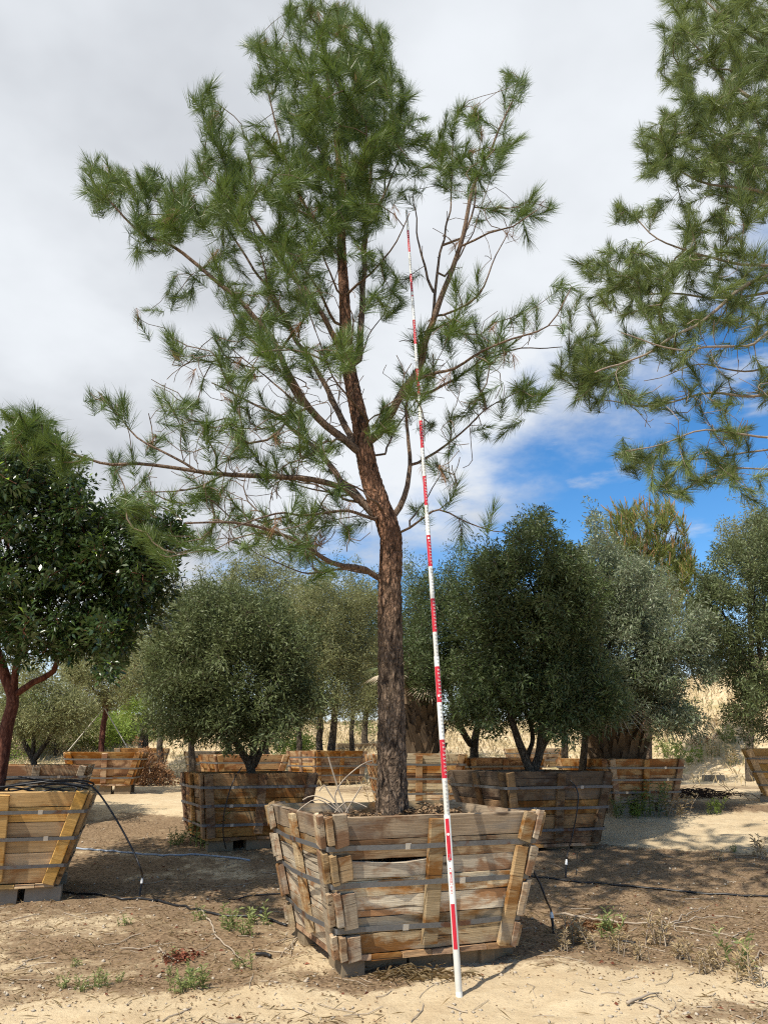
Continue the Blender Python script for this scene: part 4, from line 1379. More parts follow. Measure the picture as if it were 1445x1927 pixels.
for (lab, u, v, Y, ru, rv, lm_) in bgl:
    b0 = at(u, v + rv * .6, Y)
    gz = float(ground_z(b0[0], Y))
    vb = pj((b0[0], Y, gz))[1]
    leafy(lab, (b0[0], Y, gz), Y, [([(u, vb + 4), (u + 3, (v + vb) / 2), (u, v)], .13, .06), ([(u + 2, v + rv * .4), (u + ru * .5, v - rv * .3)], .06, .03)],
          [(u, v, ru, rv), (u - ru * .5, v - rv * .2, ru * .5, rv * .6), (u + ru * .5, v + rv * .1, ru * .5, rv * .7)], 9.5, u, ru * 1.5, 1.4, M[lm_], M['olivebark'], per=46,
          ll=.09 * Y / 20, lw=.026 * Y / 20, shoot=.022 * Y, name='leafy_tree', group='trees in the background', sides=6)
# madrone
leafy('dark glossy leaved tree with red trunk in the new yellow planter', at(6, 1480, 10.1), 10.1,
      [([(-10, 1500), (0, 1440), (12, 1370), (26, 1310), (5, 1255), (-15, 1200), (-40, 1080)], .105, .035), ([(26, 1312), (32, 1240), (62, 1170), (70, 1110), (80, 1000), (90, 920)], .05, .018),
       ([(26, 1310), (60, 1285), (100, 1265), (112, 1225), (122, 1175), (150, 1090)], .045, .02), ([(66, 1150), (20, 1060), (10, 960), (15, 890)], .03, .014), ([(118, 1200), (190, 1140), (250, 1070)], .03, .014),
       ([(70, 1120), (150, 1050), (200, 980)], .026, .012)],
      [(20, 1150, 70, 55, 0.8, -0.45), (20, 900, 60, 55, 0.9, -0.45), (90, 880, 60, 45, 0.8, -0.45), (140, 930, 55, 45, 0.8, -0.45), (60, 980, 80, 60, 0.8, -0.45), (160, 1000, 80, 55, 0.8, -0.45), (230, 1000, 70, 50, 0.8, -0.45), (290, 1030, 50, 50, 0.8, -0.45), (60, 1080, 90, 55, 0.7, -0.45), (170, 1090, 85, 60, 0.9, -0.45), (260, 1100, 65, 60, 0.9, -0.45), (200, 1170, 75, 50, 1.0, -0.45), (120, 1190, 60, 40, 0.7, -0.45), (60, 1210, 60, 30, 0.5, -0.45), (215, 1225, 45, 28, 1.0, -0.45), (-60, 950, 60, 90, 0.8, -0.45), (-70, 1100, 70, 90, 0.8, -0.45), (30, 850, 45, 25, 0.8, -0.45), (320, 985, 20, 22, 0.8, -0.45)],
      9.5, 80, 260, 1.1, M['madrone'], M['redbark'], per=34, ll=.095, lw=.038, shoot=.26, cone=.9, name='madrone_tree', sides=10, extra=(M['madrone_n'], .018))

# small far pine
fp0 = at(1215, 1440, 27)
fpr = empty('pine_tree', (fp0[0], 27, float(ground_z(fp0[0], 27))), 'small yellowish pine with upright brown tips above the silvery olive', 'tree')
skf = Skel()
q0 = pj((fp0[0], 27, fpr.location[2]))
skf.limb(px(27, q0, (1215, 1250), (1216, 1080), (1217, 945)), .16, .02, root=True, wig=.03)
skf.limbs = []
for (u1, v1, u2, v2) in ((1216, 1100, 1160, 1000), (1216, 1090, 1275, 990), (1216, 1060, 1185, 965), (1216, 1050, 1245, 965), (1216, 1150, 1140, 1070), (1216, 1150, 1295, 1080)):
    skf.limb(px(27, (u1, v1), ((u1 + u2) / 2 + rng.uniform(-10, 10), (v1 + v2) / 2 + 12, rng.uniform(-1, 1)), (u2, v2, rng.uniform(-1, 1))), .05, .012)
Af = blob_points([(1215, 960, 55, 24), (1180, 1000, 45, 40), (1255, 1000, 42, 40), (1160, 1050, 28, 45), (1270, 1060, 38, 50), (1215, 1060, 60, 60), (1200, 1130, 70, 50), (1150, 970, 14, 25), (1285, 1100, 30, 60)], 27, 1215, 90, 1.4, 34)
tf = skf.grow(Af, up=1.2, pen=.5, skip=3)
rf = skf.radii(.006, 2.4)
lathe_trunk('trunk', local(fpr, px(27, q0, (1215, 1250), (1216, 1080), (1217, 945))), [.18, .14, .08, .02], M['bark'], fpr, 16, .2, .01)
for (par, ids) in skf.limbs:
    g = Geo()
    skf.chain_geo(g, par, ids, rf, 6)
    me = g.mesh('limb', M['pinelimb'], True)
    me.transform(Matrix.Translation(-fpr.location))
    obj('limb', me, fpr)
axf = tuft_axes(skf, tf, 1.6)
needles('needles', local(fpr, skf.P[tf]), axf, 46, .30, .018, .6, M['needle_y'], fpr)
g = Geo()
for p, a in zip(skf.P[tf], axf):
    if rng.random() < .5:
        g.tube(np.array([p - a * .1, p + a * .35]) - np.array(fpr.location), [.022, .012], 4)
    else:
        g.tube(np.array([p - a * .5, p]) - np.array(fpr.location), [.012, .012], 3)
obj('candle', g.mesh('candle', plain('pine_candle', (.30, .17, .075), .8)), fpr, kind='stuff')


# palms: shaggy trunks, a few fans
def palm(label, u, v0, v1, Y, r, nfr, fl, crown_v):
    base, top = at(u, v0, Y), at(u, crown_v, Y)
    root = empty('palm_tree', base, label, 'tree', 'palms in planters')
    H = top[2] - base[2]
    lathe_trunk('trunk', np.array([[0, 0, -.1], [0, 0, H * .5], [0.05, 0, H]]), [r * .8, r * .75, r * .6], M['palmfibre'], root, 24, .12, .03)
    V, n = [], int(H / .10)
    me0 = new_mesh('leaf_base', [(-.09, 0, 0), (.09, 0, 0), (.06, -.07, .16), (-.06, -.07, .16), (-.025, -.15, .34), (.025, -.15, .34), (0, .03, .05), (-.09, .05, 0), (.09, .05, 0), (0, .0, .3)],
                   [(0, 1, 2, 3), (3, 2, 5, 4), (1, 8, 9, 2), (7, 0, 3, 9), (2, 9, 5), (3, 4, 9), (4, 5, 9), (7, 8, 1, 0), (8, 7, 9)], M['boot'])
    cnt = 0
    rows_ = max(4, int(H / .17))
    for k in range(rows_):
        z = H * k / rows_
        for j in range(11):
            if cnt >= 290:
                break
            a = 2 * math.pi * (j + .5 * (k % 2)) / 11 + rng.uniform(-.08, .08)
            rr = r * (.80 - .15 * z / H)
            m = Matrix.Translation((rr * math.sin(a), -rr * math.cos(a), z)) @ Matrix.Rotation(a, 4, 'Z') @ Matrix.Rotation(rng.uniform(-.25, .2), 4, 'X') @ Matrix.Scale(rng.uniform(.8, 1.25), 4)
            obj('leaf_base', me0, root, m)
            cnt += 1
    for i in range(nfr):
        az = 2 * math.pi * i / nfr + rng.uniform(-.25, .25)
        el = rng.uniform(-.7, 1.1)
        dead = el < -.2
        dirv = np.array([math.cos(az) * math.cos(el), math.sin(az) * math.cos(el), math.sin(el)])
        g = Geo()
        p0 = np.array([0, 0, H])
        stem = [p0, p0 + dirv * fl * .45, p0 + dirv * fl * .85 + np.array([0, 0, -.12 * fl])]
        g.tube(smooth_path(stem, .15), .018, 4)
        hub = stem[-1]
        sd = np.cross(dirv, [0, 0, 1.0])
        sd /= np.linalg.norm(sd)
        for t in np.linspace(-1.35, 1.35, 22):
            dd = dirv * math.cos(t) + sd * math.sin(t)
            Lf = fl * rng.uniform(.5, .62)
            w = np.cross(dd, [0, 0, 1.0]) * .022
            b = hub + dd * Lf * .55 + np.array([0, 0, -.02])
            tip = hub + dd * Lf + np.array([0, 0, -.22 * Lf])
            g.add([hub, b + w, tip, b - w], [(0, 1, 2, 3)])
        me = g.mesh('dead_frond' if dead else 'frond', M['palmdead'] if dead else M['palmleaf'])
        a_ = me.attributes.new('rnd', 'FLOAT', 'FACE')
        a_.data.foreach_set('value', rng.random(len(me.polygons)).astype(np.float32))
        obj('dead_frond' if dead else 'frond', me, root)
    return root


palm('thick palm with shaggy brown trunk in the orange stained planter', 1160, 1440, 1350, 17.15, .72, 20, 1.6, 1260)
palm('thick palm stump with ragged leaf bases behind the pine trunk', 797, 1432, 1330, 17.2, .46, 14, 1.0, 1240)

# ------------------------------------------------------------------ measuring pole
pb = gnd(864, 1877)
dr = ray(765, 395)
dr = dr / np.linalg.norm(dr)
C0 = np.array([0, 0, CAMZ])
bb = np.dot(dr, C0 - pb)
cc = np.dot(C0 - pb, C0 - pb) - 7.62 ** 2
tt = -bb + math.sqrt(max(0, bb * bb - cc))
ptop = C0 + dr * tt
pax = (ptop - pb) / np.linalg.norm(ptop - pb)
FT = .3048
pole = empty('measuring_pole', pb, 'tall red and white banded measuring pole leaning up into the pine', 'measuring pole')
pf = np.array([0 - pb[0], 0 - pb[1], 0.0])
pf = pf - pax * np.dot(pf, pax)
pf /= np.linalg.norm(pf)                      # the face with the scale looks at the photographer
pr = np.cross(pax, pf) * -1
pr = np.cross(pf, pax) * -1


def pol(ft, a, r):
    return pax * ft * FT + (pf * math.cos(a) + pr * math.sin(a)) * r


SEC = [(0, 4.1, .0255), (4.1, 8.3, .0225), (8.3, 12.7, .0198), (12.7, 17.0, .0172), (17.0, 21.2, .0148), (21.2, 25, .0125)]


def prad(ft):
    for a, b, r in SEC:
        if ft <= b:
            return r
    return SEC[-1][2]


for a, b, r in SEC:
    g = Geo()
    n = 20
    V = []
    for (f, rr) in ((a, r * .93), (a + .012, r), (b - .012, r), (b, r * .93)):
        V += [pol(f, 2 * math.pi * k / n, rr) for k in range(n)]
    Fc = []
    for l in range(3):
        for k in range(n):
            Fc.append((l * n + k, l * n + (k + 1) % n, (l + 1) * n + (k + 1) % n, (l + 1) * n + k))
    Fc += [tuple(range(n - 1, -1, -1)), tuple(range(3 * n, 4 * n))]
    obj('pole_section', new_mesh('pole_section', V, Fc, M['polewhite'], True), pole)


def band(name, f0, f1, half, mat, off=.0006, parent=None, a0=0.0):
    V, n = [], 8
    fs = [f0] + [s for (s, e, r) in SEC if f0 < s < f1] + [f1]
    for f in fs:
        r = prad(f - 1e-4 if f == f1 else f + 1e-4) + off
        V += [pol(f, a0 - half + 2 * half * k / (n - 1), r) for k in range(n)]
    Fc = [(l * n + k, l * n + k + 1, (l + 1) * n + k + 1, (l + 1) * n + k) for l in range(len(fs) - 1) for k in range(n - 1)]
    return obj(name, new_mesh(name, V, Fc, mat, True), parent or pole)


RED = [(1, 2), (3, 4), (5, 6), (7, 8), (9, 10), (11, 12), (13, 14), (15, 16), (17, 18), (19, 20), (21, 22), (23, 24)]
for (f0, f1) in RED:
    band('red_band', f0, f1, .62 if f0 < 4 else 1.15, M['polered'], a0=-.12 if f0 < 4 else .0)
SEGS = {'0': 'abcdef', '1': 'bc', '2': 'abged', '3': 'abgcd', '4': 'fgbc', '5': 'afgcd', '6': 'afgedc', '7': 'abc', '8': 'abcdefg', '9': 'abcfgd'}
SXY = {'a': ((-1, 2), (1, 2)), 'b': ((1, 2), (1, 0)), 'c': ((1, 0), (1, -2)), 'd': ((-1, -2), (1, -2)), 'e': ((-1, -2), (-1, 0)), 'f': ((-1, 0), (-1, 2)), 'g': ((-1, 0), (1, 0))}


def digit(g, ch, f, a, r, w, h, th):
    """a flat printed figure on the pole at foot mark f, angle a"""
    for sname in SEGS[ch]:
        (x0, y0), (x1, y1) = SXY[sname]
        if y0 == y1:
            q = [(x0, y0 - th), (x1, y0 - th), (x1, y0 + th), (x0, y0 + th)]
        else:
            q = [(x0 - th * 1.2, y0), (x0 + th * 1.2, y0), (x0 + th * 1.2, y1), (x0 - th * 1.2, y1)]
        g.add([pol(f + y * h / FT, a + x * w / r, r) for x, y in q], [(0, 1, 2, 3)])


gw, gd = Geo(), Geo()
for ft in range(4, 25):
    for d in range(1, 10):
        f = ft + d / 10
        r = prad(f) + .0013
        red = ft % 2 == 1
        digit(gw if red else gd, str(d), f, .22, r, .0030, .0036, .32)
        g = gw if red else gd
        g.add([pol(f + y, .22 + x / r, r) for x, y in ((.008, -.012), (.017, -.012), (.017, .012), (.008, .012))], [(0, 1, 2, 3)])
for (f, ch) in ((3.03, '2'),):
    digit(gd, ch, f + .03, -.1, prad(f) + .0014, .008, .012, .35)
obj('white_figure', gw.mesh('white_figure', M['polewhite']), pole, kind='stuff')
obj('dark_figure', gd.mesh('dark_figure', M['polegrey']), pole, kind='stuff')
for f in (3.62, 7.18, 11.9):
    r = prad(f) + .002
    g = Geo()
    g.add([pol(f + .035 * math.sin(k * .785), -.05 + .0095 * math.cos(k * .785) / r, r) for k in range(8)], [tuple(range(8))])
    obj('lock_button', g.mesh('lock_button', M['whiteplastic']), pole)
# red printed badge and small print below the first figures
g = Geo()
r0 = prad(2.6) + .0013
for (x0, y0, x1, y1) in ((-.011, 2.44, -.009, 2.78), (.009, 2.44, .011, 2.78), (-.011, 2.765, .011, 2.785), (-.011, 2.435, .011, 2.455), (-.006, 2.68, .006, 2.73), (-.003, 2.60, .003, 2.68), (-.007, 2.56, .007, 2.58),
                         (-.006, 2.48, -.002, 2.54), (.002, 2.48, .006, 2.54), (-.004, 2.80, .004, 2.83)):
    g.add([pol(y, -.1 + x / r0, r0) for x, y in ((x0, y0), (x1, y0), (x1, y1), (x0, y1))], [(0, 1, 2, 3)])
for k in range(6):
    y = 2.40 - k * .032
    g.add([pol(yy, -.1 + x / r0, r0) for x, yy in ((-.008, y), (.007 - .002 * (k % 2), y), (.007 - .002 * (k % 2), y + .012), (-.008, y + .012))], [(0, 1, 2, 3)])
obj('printed_badge', g.mesh('printed_badge', M['polered']), pole)
g = Geo()
g.tube([pax * -.012, pax * .03], [.0265, .0265], 20)
obj('foot_cap', g.mesh('foot_cap', M['polewhite'], False), pole)


# ------------------------------------------------------------------ hoses and pipes
def hose(label, pts, r, mat, cat='hose', group='irrigation hoses', step=.06, sides=7):
    g = Geo()
    g.tube(smooth_path(pts, step), r, sides)
    me = g.mesh('hose', mat, True)
    o = obj('hose', me)
    return tag(o, label, cat, group)


def riser(parent, top, bot, r=.014):
    """pale connector and black stem where the thin hose meets the ground line"""
    top, bot = np.array(top), np.array(bot)
    ax = (bot - top)
    g = Geo()
    g.tube([top, top + ax * .12, top + ax * .14, top + ax * .30], [r * .8, r, r * 1.15, r * 1.1], 10)
    obj('connector', g.mesh('connector', M['whiteplastic']), parent)
    g = Geo()
    g.tube([top + ax * .30, top + ax * .34, top + ax * .9, bot], [r * 1.15, r * .85, r * .8, r * 1.2], 8)
    obj('stem', g.mesh('stem', M['black']), parent)


e0 = gnd(262, 1690)
h1 = hose('thin black hose arching from the new yellow planter down to the ground', [at(35, 1462, 10.0), at(100, 1470, 9.9), at(150, 1472, 9.85), at(182, 1489, 9.8), at(220, 1545, 9.75), at(252, 1605, 9.7), at(266, 1640, 9.65), at(268, 1652, e0[1] + .05)], .011, M['black'])
riser(h1, at(268, 1652, e0[1] + .05), e0)
hose('black hose line on the ground from under the yellow planter to the front box', path_on_ground([(60, 1676), (110, 1682), (170, 1685), (230, 1697), (262, 1694), (330, 1708), (400, 1722), (470, 1728), (540, 1745)]), .014, M['black'])
hose('thin black pipe lying in the shade left of the front box', path_on_ground([(430, 1695), (470, 1690), (520, 1686), (560, 1683)]), .009, M['black'])
hose('blue grey hose across the bare dirt left of the round olive box', path_on_ground([(100, 1590), (140, 1598), (200, 1605), (260, 1609), (330, 1612), (400, 1615), (470, 1622)]), .014, M['bluehose'])
e1 = gnd(1064, 1652)
h2 = hose('thin hose hanging down the front of the dark planter', [at(1010, 1462, 13.2), at(1050, 1463, 12.95), at(1072, 1468, 12.75), at(1087, 1492, 12.66), at(1085, 1530, 12.6), at(1076, 1575, 12.5), at(1068, 1605, e1[1] + .15), at(1066, 1618, e1[1] + .05)], .010, M['black'])
riser(h2, at(1066, 1618, e1[1] + .05), e1)
hose('black hose line crossing the shaded litter at the right', path_on_ground([(960, 1650), (1000, 1652), (1060, 1660), (1150, 1668), (1230, 1675), (1300, 1682), (1380, 1687), (1470, 1692)]), .014, M['black'])
e2 = gnd(1042, 1758)
h3 = hose('thin black hose drooping from the right side of the front box', [at(985, 1600, 8.2), at(1003, 1640, 8.1), at(1016, 1663, 8.0), at(1026, 1690, 7.9), at(1036, 1712, e2[1] + .08), at(1037, 1717, e2[1] + .05)], .010, M['black'])
riser(h3, at(1037, 1717, e2[1] + .05), e2, .016)
h4 = hose('thin brown hose hanging in front of the round olive planter', [at(455, 1445, 13.3), at(443, 1462, 12.75), at(432, 1490, 12.68), at(422, 1530, 12.66), at(420, 1570, 12.7), at(425, 1598, 12.75)], .009, M['black'])
hose('short black pipe stub lying by the dry weeds at the right', path_on_ground([(1158, 1777), (1175, 1778), (1196, 1781)], .02), .015, M['black'], 'pipe', None)
hose('short black pipe stub on the dirt left of the front box', path_on_ground([(481, 1801), (495, 1802), (509, 1806)], .02), .015, M['black'], 'pipe', None)
g = Geo()
cB = np.array([-4.625, 10.264, 0])
for k in range(4):
    a = np.linspace(0, 2 * math.pi, 30)
    rr = .30 + .05 * k
    g.tube(np.stack([-4.15 + rr * 1.35 * np.cos(a + k), 9.95 + rr * .9 * np.sin(a + k) * .8, 1.30 + .03 * k + .04 * np.sin(2 * a + k)], -1), .011, 6)
tag(obj('hose_coil', g.mesh('hose_coil', M['black'], True)), 'loops of black hose lying on the rim of the new yellow planter', 'hose', 'irrigation hoses')

# ropes staying the light crowned tree
for lab, a, b in (('pale rope from the tied stem down to the left rim', (196, 1333, 21.2), (128, 1414, 20.6)), ('pale rope from the tied stem down to the right rim', (197, 1333, 21.2), (240, 1408, 20.9))):
    g = Geo()
    g.tube([at(*a), at(*b)], .014, 5)
    tag(obj('rope', g.mesh('rope', M['rope'])), lab, 'rope', 'ropes staying a tree')


# ------------------------------------------------------------------ weeds, bushes, brush
def weed(label, loc, h, n, lm_, ll, lw, spread=.5, group='small weeds on the dirt', name='weed', leaves_per=16, cat='weed', lean=.35):
    root = empty(name, loc, label, cat, group)
    g, P, D = Geo(), [], []
    for i in range(n):
        a, e = rng.uniform(0, 2 * math.pi), rng.uniform(.1, lean)
        hh = h * rng.uniform(.55, 1.1)
        b = np.array([rng.normal(0, spread * h * .35), rng.normal(0, spread * h * .35), -.02])
        d = np.array([math.cos(a) * e, math.sin(a) * e, 1])
        pts = [b, b + d * hh * .5, b + d * hh + np.array([math.cos(a), math.sin(a), 0]) * hh * .15]
        g.tube(smooth_path(pts, hh / 4), np.linspace(.006, .002, len(smooth_path(pts, hh / 4))) * (h / .25) ** .5, 4)
        for t in rng.uniform(.12, 1.0, leaves_per):
            q = b + d * hh * t
            az = rng.uniform(0, 2 * math.pi)
            P.append(q)
            D.append([math.cos(az), math.sin(az), rng.uniform(.1, 1.1)])
    obj('stem', g.mesh('stem', M['weed'] if lm_ != 'dryweed' else M['twigwood']), root, kind='stuff')
    leaves('foliage', np.array(P), np.array(D), ll, lw, M[lm_], root)
    return root


WEEDS = [
    (430, 1752, .24, 5, 'weed', 'leafy green weed left of the front box, taller of the pair'), (462, 1762, .22, 5, 'weed', 'leafy green weed against the left foot of the front box'),
    (490, 1742, .24, 5, 'weed', 'thin green weed in the shade beside the front box blocks'), (235, 1742, .12, 5, 'weed', 'small star shaped weed on the left dirt'),
    (370, 1735, .16, 4, 'weed', 'small weed beside the black ground hose'), (340, 1868, .14, 6, 'weed', 'bushy little green weed near the bottom left'),
    (366, 1862, .20, 5, 'weed', 'taller thin weed next to the bushy one, bottom left'), (390, 1858, .18, 4, 'weed', 'sparse weed with one long stem, bottom left'),
    (190, 1858, .13, 7, 'weed', 'low green clump on the sandy bottom left'), (155, 1868, .12, 5, 'weed', 'pale little weed left of the low green clump'), (115, 1862, .11, 5, 'weed', 'faint weed at the bottom left, outermost'),
    (137, 1822, .10, 4, 'weed', 'tiny weed above the pale little weed'), (463, 1825, .16, 4, 'weed', 'single upright weed between bottom left and the front box'), (325, 1805, .10, 4, 'weed', 'tiny weed by the red fallen leaves'),
    (315, 1838, .10, 3, 'weed', 'tiny weed just above the bushy one'), (225, 1848, .09, 4, 'weed', 'tiny weed right of the low green clump'),
    (1080, 1775, .22, 9, 'dryweed', 'dry grey weed clump just right of the drooping hose end'), (1110, 1785, .20, 8, 'dryweed', 'dry grey weed clump behind the short pipe stub'), (1140, 1770, .26, 6, 'weed', 'pale green weed rising from the dry clumps'),
    (1160, 1795, .20, 8, 'dryweed', 'dry grey weed clump below the short pipe stub'), (1240, 1780, .28, 6, 'dryweed', 'tall dry seed stalks right of the pipe stub'), (1290, 1810, .20, 8, 'dryweed', 'dry pale clump in the middle of the right litter'),
    (1345, 1825, .22, 7, 'dryweed', 'silvery dry weed near the bottom right'), (1395, 1830, .28, 5, 'weed', 'silvery green weed at the lower right'), (1420, 1850, .26, 6, 'dryweed', 'dry branching weed at the lower right corner'),
    (1322, 1835, .16, 6, 'dryweed', 'small dry tuft left of the silvery weed'), (1055, 1790, .18, 7, 'dryweed', 'dry tuft just under the hose riser'), (1200, 1810, .16, 7, 'dryweed', 'low dry tuft below the tall seed stalks'),
    (1350, 1620, .18, 5, 'dryweed', 'dry stalks at the edge of the right road'), (1425, 1615, .30, 6, 'dryweed', 'dark dry stalks at the right edge by the road'), (1380, 1605, .14, 4, 'weed', 'small green weed at the road edge'),
]
for (u, v, h, n, lm_, lab) in WEEDS:
    weed(lab, gnd(u, v), h, n, lm_, h * .33, h * .07, .7)
for (u, v, h, n, lm_, lab, nm) in [
    (378, 1592, .55, 10, 'weed', 'green leafy shrub at the left foot of the round olive planter', 'shrub'),
    (1196, 1538, .40, 8, 'green_y', 'bright green shrub in front of the orange stained palm planter', 'shrub'),
    (1232, 1534, .62, 9, 'weed', 'taller weedy shrub by the right corner of the palm planter', 'shrub'), (1163, 1538, .38, 6, 'weed', 'dull weedy shrub under the left corner of the palm planter', 'shrub'),
    (1268, 1535, .40, 9, 'dryweed', 'dry weeds right of the palm planter', 'shrub'), (1345, 1532, .30, 9, 'green_y', 'lone green weed in the dark litter right of the palm planter', 'shrub'),
    (735, 1512, .55, 8, 'dryweed', 'dry weeds standing before the palm stump planter', 'shrub'), (765, 1510, .5, 6, 'weed', 'yellowish weeds beside the dry ones before the palm stump planter', 'shrub'),
    (330, 1592, .28, 9, 'weed', 'low green spread left of the leafy shrub', 'shrub'), (1290, 1440, .8, 12, 'green_y', 'green shrub at the foot of the dry slope', 'shrub'),
    (1255, 1425, .9, 12, 'weed', 'olive green shrub on the lower dry slope', 'shrub'), (1345, 1425, .7, 10, 'hillgrass', 'golden grass clump low on the dry slope', 'grass clump'), (1390, 1440, .7, 10, 'hillgrass', 'golden grass clump beside the yellow planter', 'grass clump'),
]:
    weed(lab, gnd(u, v), h, n, lm_, h * .22, h * .05, .9, None, nm.replace(' ', '_'), 26, nm, .6)

for i, (u, v, h, m_, lab) in enumerate([(1262, 1375, .6, 'dryweed', 'small grey dry bush halfway up the dry slope, left'), (1300, 1345, .7, 'weed', 'green bush high on the dry slope'), (1340, 1372, .6, 'dryweed', 'grey dry bush in the middle of the dry slope'),
                           (1375, 1398, .7, 'weed', 'dull green bush low on the dry slope'), (1398, 1335, .6, 'drybush', 'reddish dry bush high on the dry slope at the right'), (1320, 1405, .6, 'drybush', 'reddish dry bush at the foot of the dry slope'),
                           (1425, 1372, .7, 'dryweed', 'grey bush by the right edge of the dry slope'), (690, 1385, .8, 'weed', 'green bush on the bank beside the pine trunk'), (470, 1402, .8, 'weed', 'green bush on the bank behind the round olive trunk')]):
    weed(lab, gnd(u, v), h, 16, m_, h * .2, h * .06, 1.3, None, 'shrub', 22, 'shrub', .9)
b = gnd(285, 1478)
leafy('dead reddish brown bush beside the sunlit brown planter', b, b[1], [([(285, 1482), (284, 1465), (280, 1440)], .03, .015), ([(285, 1475), (300, 1450), (312, 1430)], .02, .01), ([(284, 1472), (262, 1450), (255, 1430)], .02, .01)],
      [(285, 1440, 32, 28), (262, 1455, 18, 18), (312, 1460, 16, 20), (285, 1470, 34, 10), (275, 1418, 18, 12, .7)], 16, 285, 45, .8, M['drybush'], M['twigwood'], per=30, ll=.10, lw=.045, shoot=.25, name='dead_bush', cat='bush', sides=5)

# dead vine in the front planter, and litter on its soil
so = np.array([MB['cx'], MB['cy'], 1.10])
dv = empty('dead_weed', so + np.array([-.45, -.35, 0]), 'pale dead vine stems sprawling in the front planter beside the trunk', 'weed')
g = Geo()
for q in ([(640, 1530), (630, 1500), (645, 1470), (680, 1440), (700, 1432)], [(640, 1530), (600, 1505), (575, 1515), (560, 1528)], [(645, 1530), (618, 1490), (610, 1478), (600, 1490)], [(650, 1530), (668, 1500), (680, 1480)],
          [(630, 1530), (650, 1510), (672, 1512), (690, 1520)], [(640, 1530), (622, 1510), (590, 1498), (570, 1506)], [(655, 1530), (640, 1495), (622, 1440), (618, 1425)]):
    g.tube(smooth_path(px(7.45, *q), .05) - np.array(dv.location), .006, 4)
obj('stem', g.mesh('stem', M['twigwood']), dv)


def scatter_litter(n, area):
    x = rng.uniform(area[0], area[1], n)
    y = 1 / rng.uniform(1 / area[3], 1 / area[2], n)
    return x, y


def flat_bits(name, x, y, z, size, mat, parent=None, asp=.42, curl=.25):
    N = len(x)
    a = rng.uniform(0, 2 * np.pi, N)
    D = np.stack([np.cos(a), np.sin(a), rng.uniform(-.15, .45, N)], -1)
    return leaves(name, np.stack([x, y, z], -1), D, size, size * asp, mat, parent, droop=curl)


x, y = scatter_litter(52000, (-7, 7.5, 4.2, 17))
m = litter_mask(x, y) + (fbm(P3(x, y, 3.0, 5), 77, 3) - .5) * .6
k = (rng.random(len(x)) < np.clip(m * 1.2, .02, 1)) & ~((np.abs(x - MB['cx']) < .7) & (np.abs(y - MB['cy']) < .7))
x, y = x[k], y[k]
flat_bits('fallen_leaves', x, y, ground_z(x, y) + .005, .030, M['litter'])
print('litter', len(x))
x, y = scatter_litter(2600, (-6, 6, 4.2, 13))
k = (rng.random(len(x)) < np.clip(litter_mask(x, y), .08, 1) * .3)
flat_bits('red_fallen_leaves', x[k], y[k], ground_z(x[k], y[k]) + .008, .06, M['redleaf'])
cpt = gnd(342, 1806)
x, y = cpt[0] + rng.normal(0, .08, 160), cpt[1] + rng.normal(0, .07, 160)
flat_bits('red_leaf_patch', x, y, ground_z(x, y) + rng.uniform(.005, .04, 160), .055, M['redleaf'])
for (u, v, nn) in ((1105, 1750, 150), (1150, 1752, 70)):
    cpt = gnd(u, v)
    x, y = cpt[0] + rng.normal(0, .10, nn), cpt[1] + rng.normal(0, .08, nn)
    flat_bits('orange_needle_litter', x, y, ground_z(x, y) + rng.uniform(.005, .05, nn), .09, M['drybush'], asp=.08)
# pine straw
x, y = scatter_litter(26000, (-6, 7.5, 4.2, 14))
k = rng.random(len(x)) < np.clip(litter_mask(x, y) - .05, .02, 1) * .8
x, y = x[k], y[k]
flat_bits('pine_straw', x, y, ground_z(x, y) + .008, .13, M['dryweed'], asp=.02, curl=.02)
x, y = rng.normal(.30, .20, 170), rng.normal(6.92, .06, 170)
flat_bits('straw_heap', x, y, ground_z(x, y) + rng.uniform(.005, .05, 170), .13, M['dryweed'], asp=.02)
# soil litter in the front planter
x, y = rng.uniform(-.75, .75, 1500), rng.uniform(-.75, .75, 1500)
ca, sa = math.cos(MB['yaw']), math.sin(MB['yaw'])
wx, wy = MB['cx'] + ca * x - sa * y, MB['cy'] + sa * x + ca * y
hz = 1.125 + .10 * np.exp(-((x - .42) / .28) ** 2 - ((y + .05) / .3) ** 2) + .05 * np.exp(-(x ** 2 + y ** 2) / .12)
flat_bits('planter_litter', wx, wy, hz + rng.uniform(-.03, .03, 1500), .08, M['litter'], asp=.3)
# pebbles and clods
N = 7000
x, y = scatter_litter(N, (-7, 7.5, 4.2, 16))
sz = .006 + .020 * rng.random(N) ** 4
z = ground_z(x, y) + sz * .2
o6 = np.array([[1, 0, 0], [-1, 0, 0], [0, 1, 0], [0, -1, 0], [0, 0, .7], [0, 0, -.7]], float)
V = (o6[None] * rng.uniform(.6, 1.2, (N, 6, 1)) + rng.normal(0, .15, (N, 6, 3))) * sz[:, None, None] + np.stack([x, y, z], -1)[:, None, :]
t8 = np.array([[0, 2, 4], [2, 1, 4], [1, 3, 4], [3, 0, 4], [2, 0, 5], [1, 2, 5], [3, 1, 5], [0, 3, 5]])
obj('pebbles', new_mesh('pebbles', V.reshape(-1, 3), (np.arange(N)[:, None, None] * 6 + t8[None]).reshape(-1, 3), M['pebble']), kind='stuff')
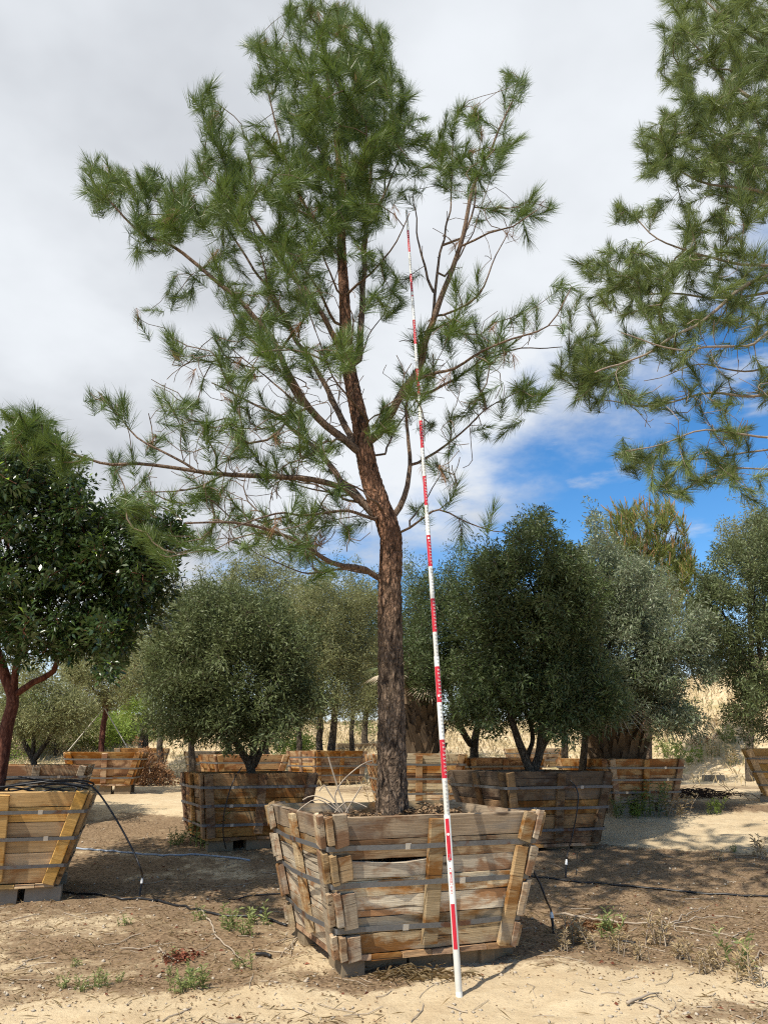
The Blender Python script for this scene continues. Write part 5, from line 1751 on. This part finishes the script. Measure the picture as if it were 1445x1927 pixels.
# small twigs
g = Geo()
x, y = scatter_litter(420, (-6, 7, 4.3, 13))
for a, b in zip(x, y):
    if abs(a - MB['cx']) < .9 and abs(b - MB['cy']) < .9:
        continue
    th, L = rng.uniform(0, 6.28), rng.uniform(.06, .42)
    t = np.linspace(0, 1, 4)
    px_, py_ = a + math.cos(th) * L * t + rng.normal(0, L * .05, 4), b + math.sin(th) * L * t + rng.normal(0, L * .05, 4)
    g.tube(np.stack([px_, py_, ground_z(px_, py_) + .008], -1), rng.uniform(.002, .005), 4)
obj('fallen_twigs', g.mesh('fallen_twigs', M['twigwood']), kind='stuff')


def branch_on_ground(label, paths):
    root = empty('fallen_branch', gnd(*paths[0][0][0]), label, 'branch', 'fallen branches on the dirt')
    for i, (q, r) in enumerate(paths):
        p = path_on_ground(q, .02, .08)
        p = p + rng.normal(0, .006, p.shape)
        g = Geo()
        g.tube(p - np.array(root.location), np.linspace(r, r * .45, len(p)), 6)
        obj('stem' if i == 0 else 'side_twig', g.mesh('stem', M['twigwood'], True), root)


branch_on_ground('long grey fallen branch with forked twigs on the right litter', [([(1045, 1727), (1100, 1734), (1180, 1740), (1262, 1746)], .014), ([(1262, 1746), (1320, 1757), (1385, 1768)], .009), ([(1262, 1746), (1310, 1735), (1370, 1728)], .008), ([(1262, 1745), (1290, 1728), (1335, 1708)], .007), ([(1380, 1768), (1400, 1758), (1415, 1752)], .006), ([(1265, 1746), (1280, 1758), (1340, 1766)], .006)])
branch_on_ground('short grey branch lying at the bottom right', [([(1180, 1895), (1205, 1886), (1240, 1878)], .012), ([(1235, 1879), (1250, 1888)], .006)])
branch_on_ground('thin bent branch on the left dirt', [([(378, 1718), (395, 1740), (402, 1762), (425, 1785), (455, 1812)], .010)])
branch_on_ground('forked twig by the red fallen leaves', [([(300, 1792), (315, 1805), (338, 1820)], .008), ([(312, 1800), (302, 1815)], .006), ([(225, 1790), (280, 1788), (330, 1782)], .006)])
branch_on_ground('silvery branching stick at the lower right corner', [([(1412, 1838), (1428, 1805), (1432, 1795)], .010), ([(1430, 1797), (1445, 1805)], .007)])
branch_on_ground('spray of twigs at the left foot of the front box', [([(560, 1765), (545, 1785), (525, 1805)], .008), ([(555, 1770), (520, 1778)], .006), ([(550, 1778), (548, 1800)], .006), ([(540, 1768), (500, 1790)], .005)])

# loose blocks and brush by the far road
for lab, u, v in (('loose concrete block by the far road, beside the palm planter', 1291, 1468), ('loose concrete block by the far road, left of the touching pair', 1333, 1470), ('loose concrete block by the far road, right of the touching pair', 1352, 1470)):
    p = gnd(u, v)
    g = Geo()
    g.box((0, 0, .09), (.38, .2, .19), None, .004)
    o = obj('concrete_block', g.mesh('concrete_block', M['concrete']))
    o.location = tuple(p)
    o.rotation_euler = (0, 0, rng.uniform(-.4, .4))
    tag(o, lab, 'concrete block', 'loose concrete blocks')
p = gnd(1315, 1502)
g = Geo()
for _ in range(150):
    a, L = rng.uniform(0, 6.28), rng.uniform(.3, .9)
    c = np.array([rng.normal(0, .42), rng.normal(0, .22), abs(rng.normal(.06, .06))])
    d = np.array([math.cos(a), math.sin(a) * .6, rng.uniform(-.15, .35)]) * L * .5
    g.tube([c - d, c + d * .2 + np.array([0, 0, .04]), c + d], [.008, .007, .004], 4)
o = obj('brush_heap', g.mesh('brush_heap', plain('dark_brush', (.055, .036, .028), .9, .1)))
o.location = tuple(p)
tag(o, 'low heap of dark dead brush right of the palm planter', 'brush heap')

# dry grass on the bank
N = 60000
x = rng.uniform(-26, 34, N)
y = rng.uniform(21, 52, N)
up_ = terrain(x, y) - np.interp(y, _ty, _tz)
k = rng.random(N) < np.clip(up_ * .8, 0, 1) * .75 + .10 * sstep(y, 22, 25)
x, y = x[k], y[k]
a = rng.uniform(0, 6.28, len(x))
leaves('dry_grass', np.stack([x, y, ground_z(x, y) - .02], -1), np.stack([np.cos(a) * .45, np.sin(a) * .45, np.ones(len(x))], -1), .38, .05, M['hillgrass'], None, droop=.2)
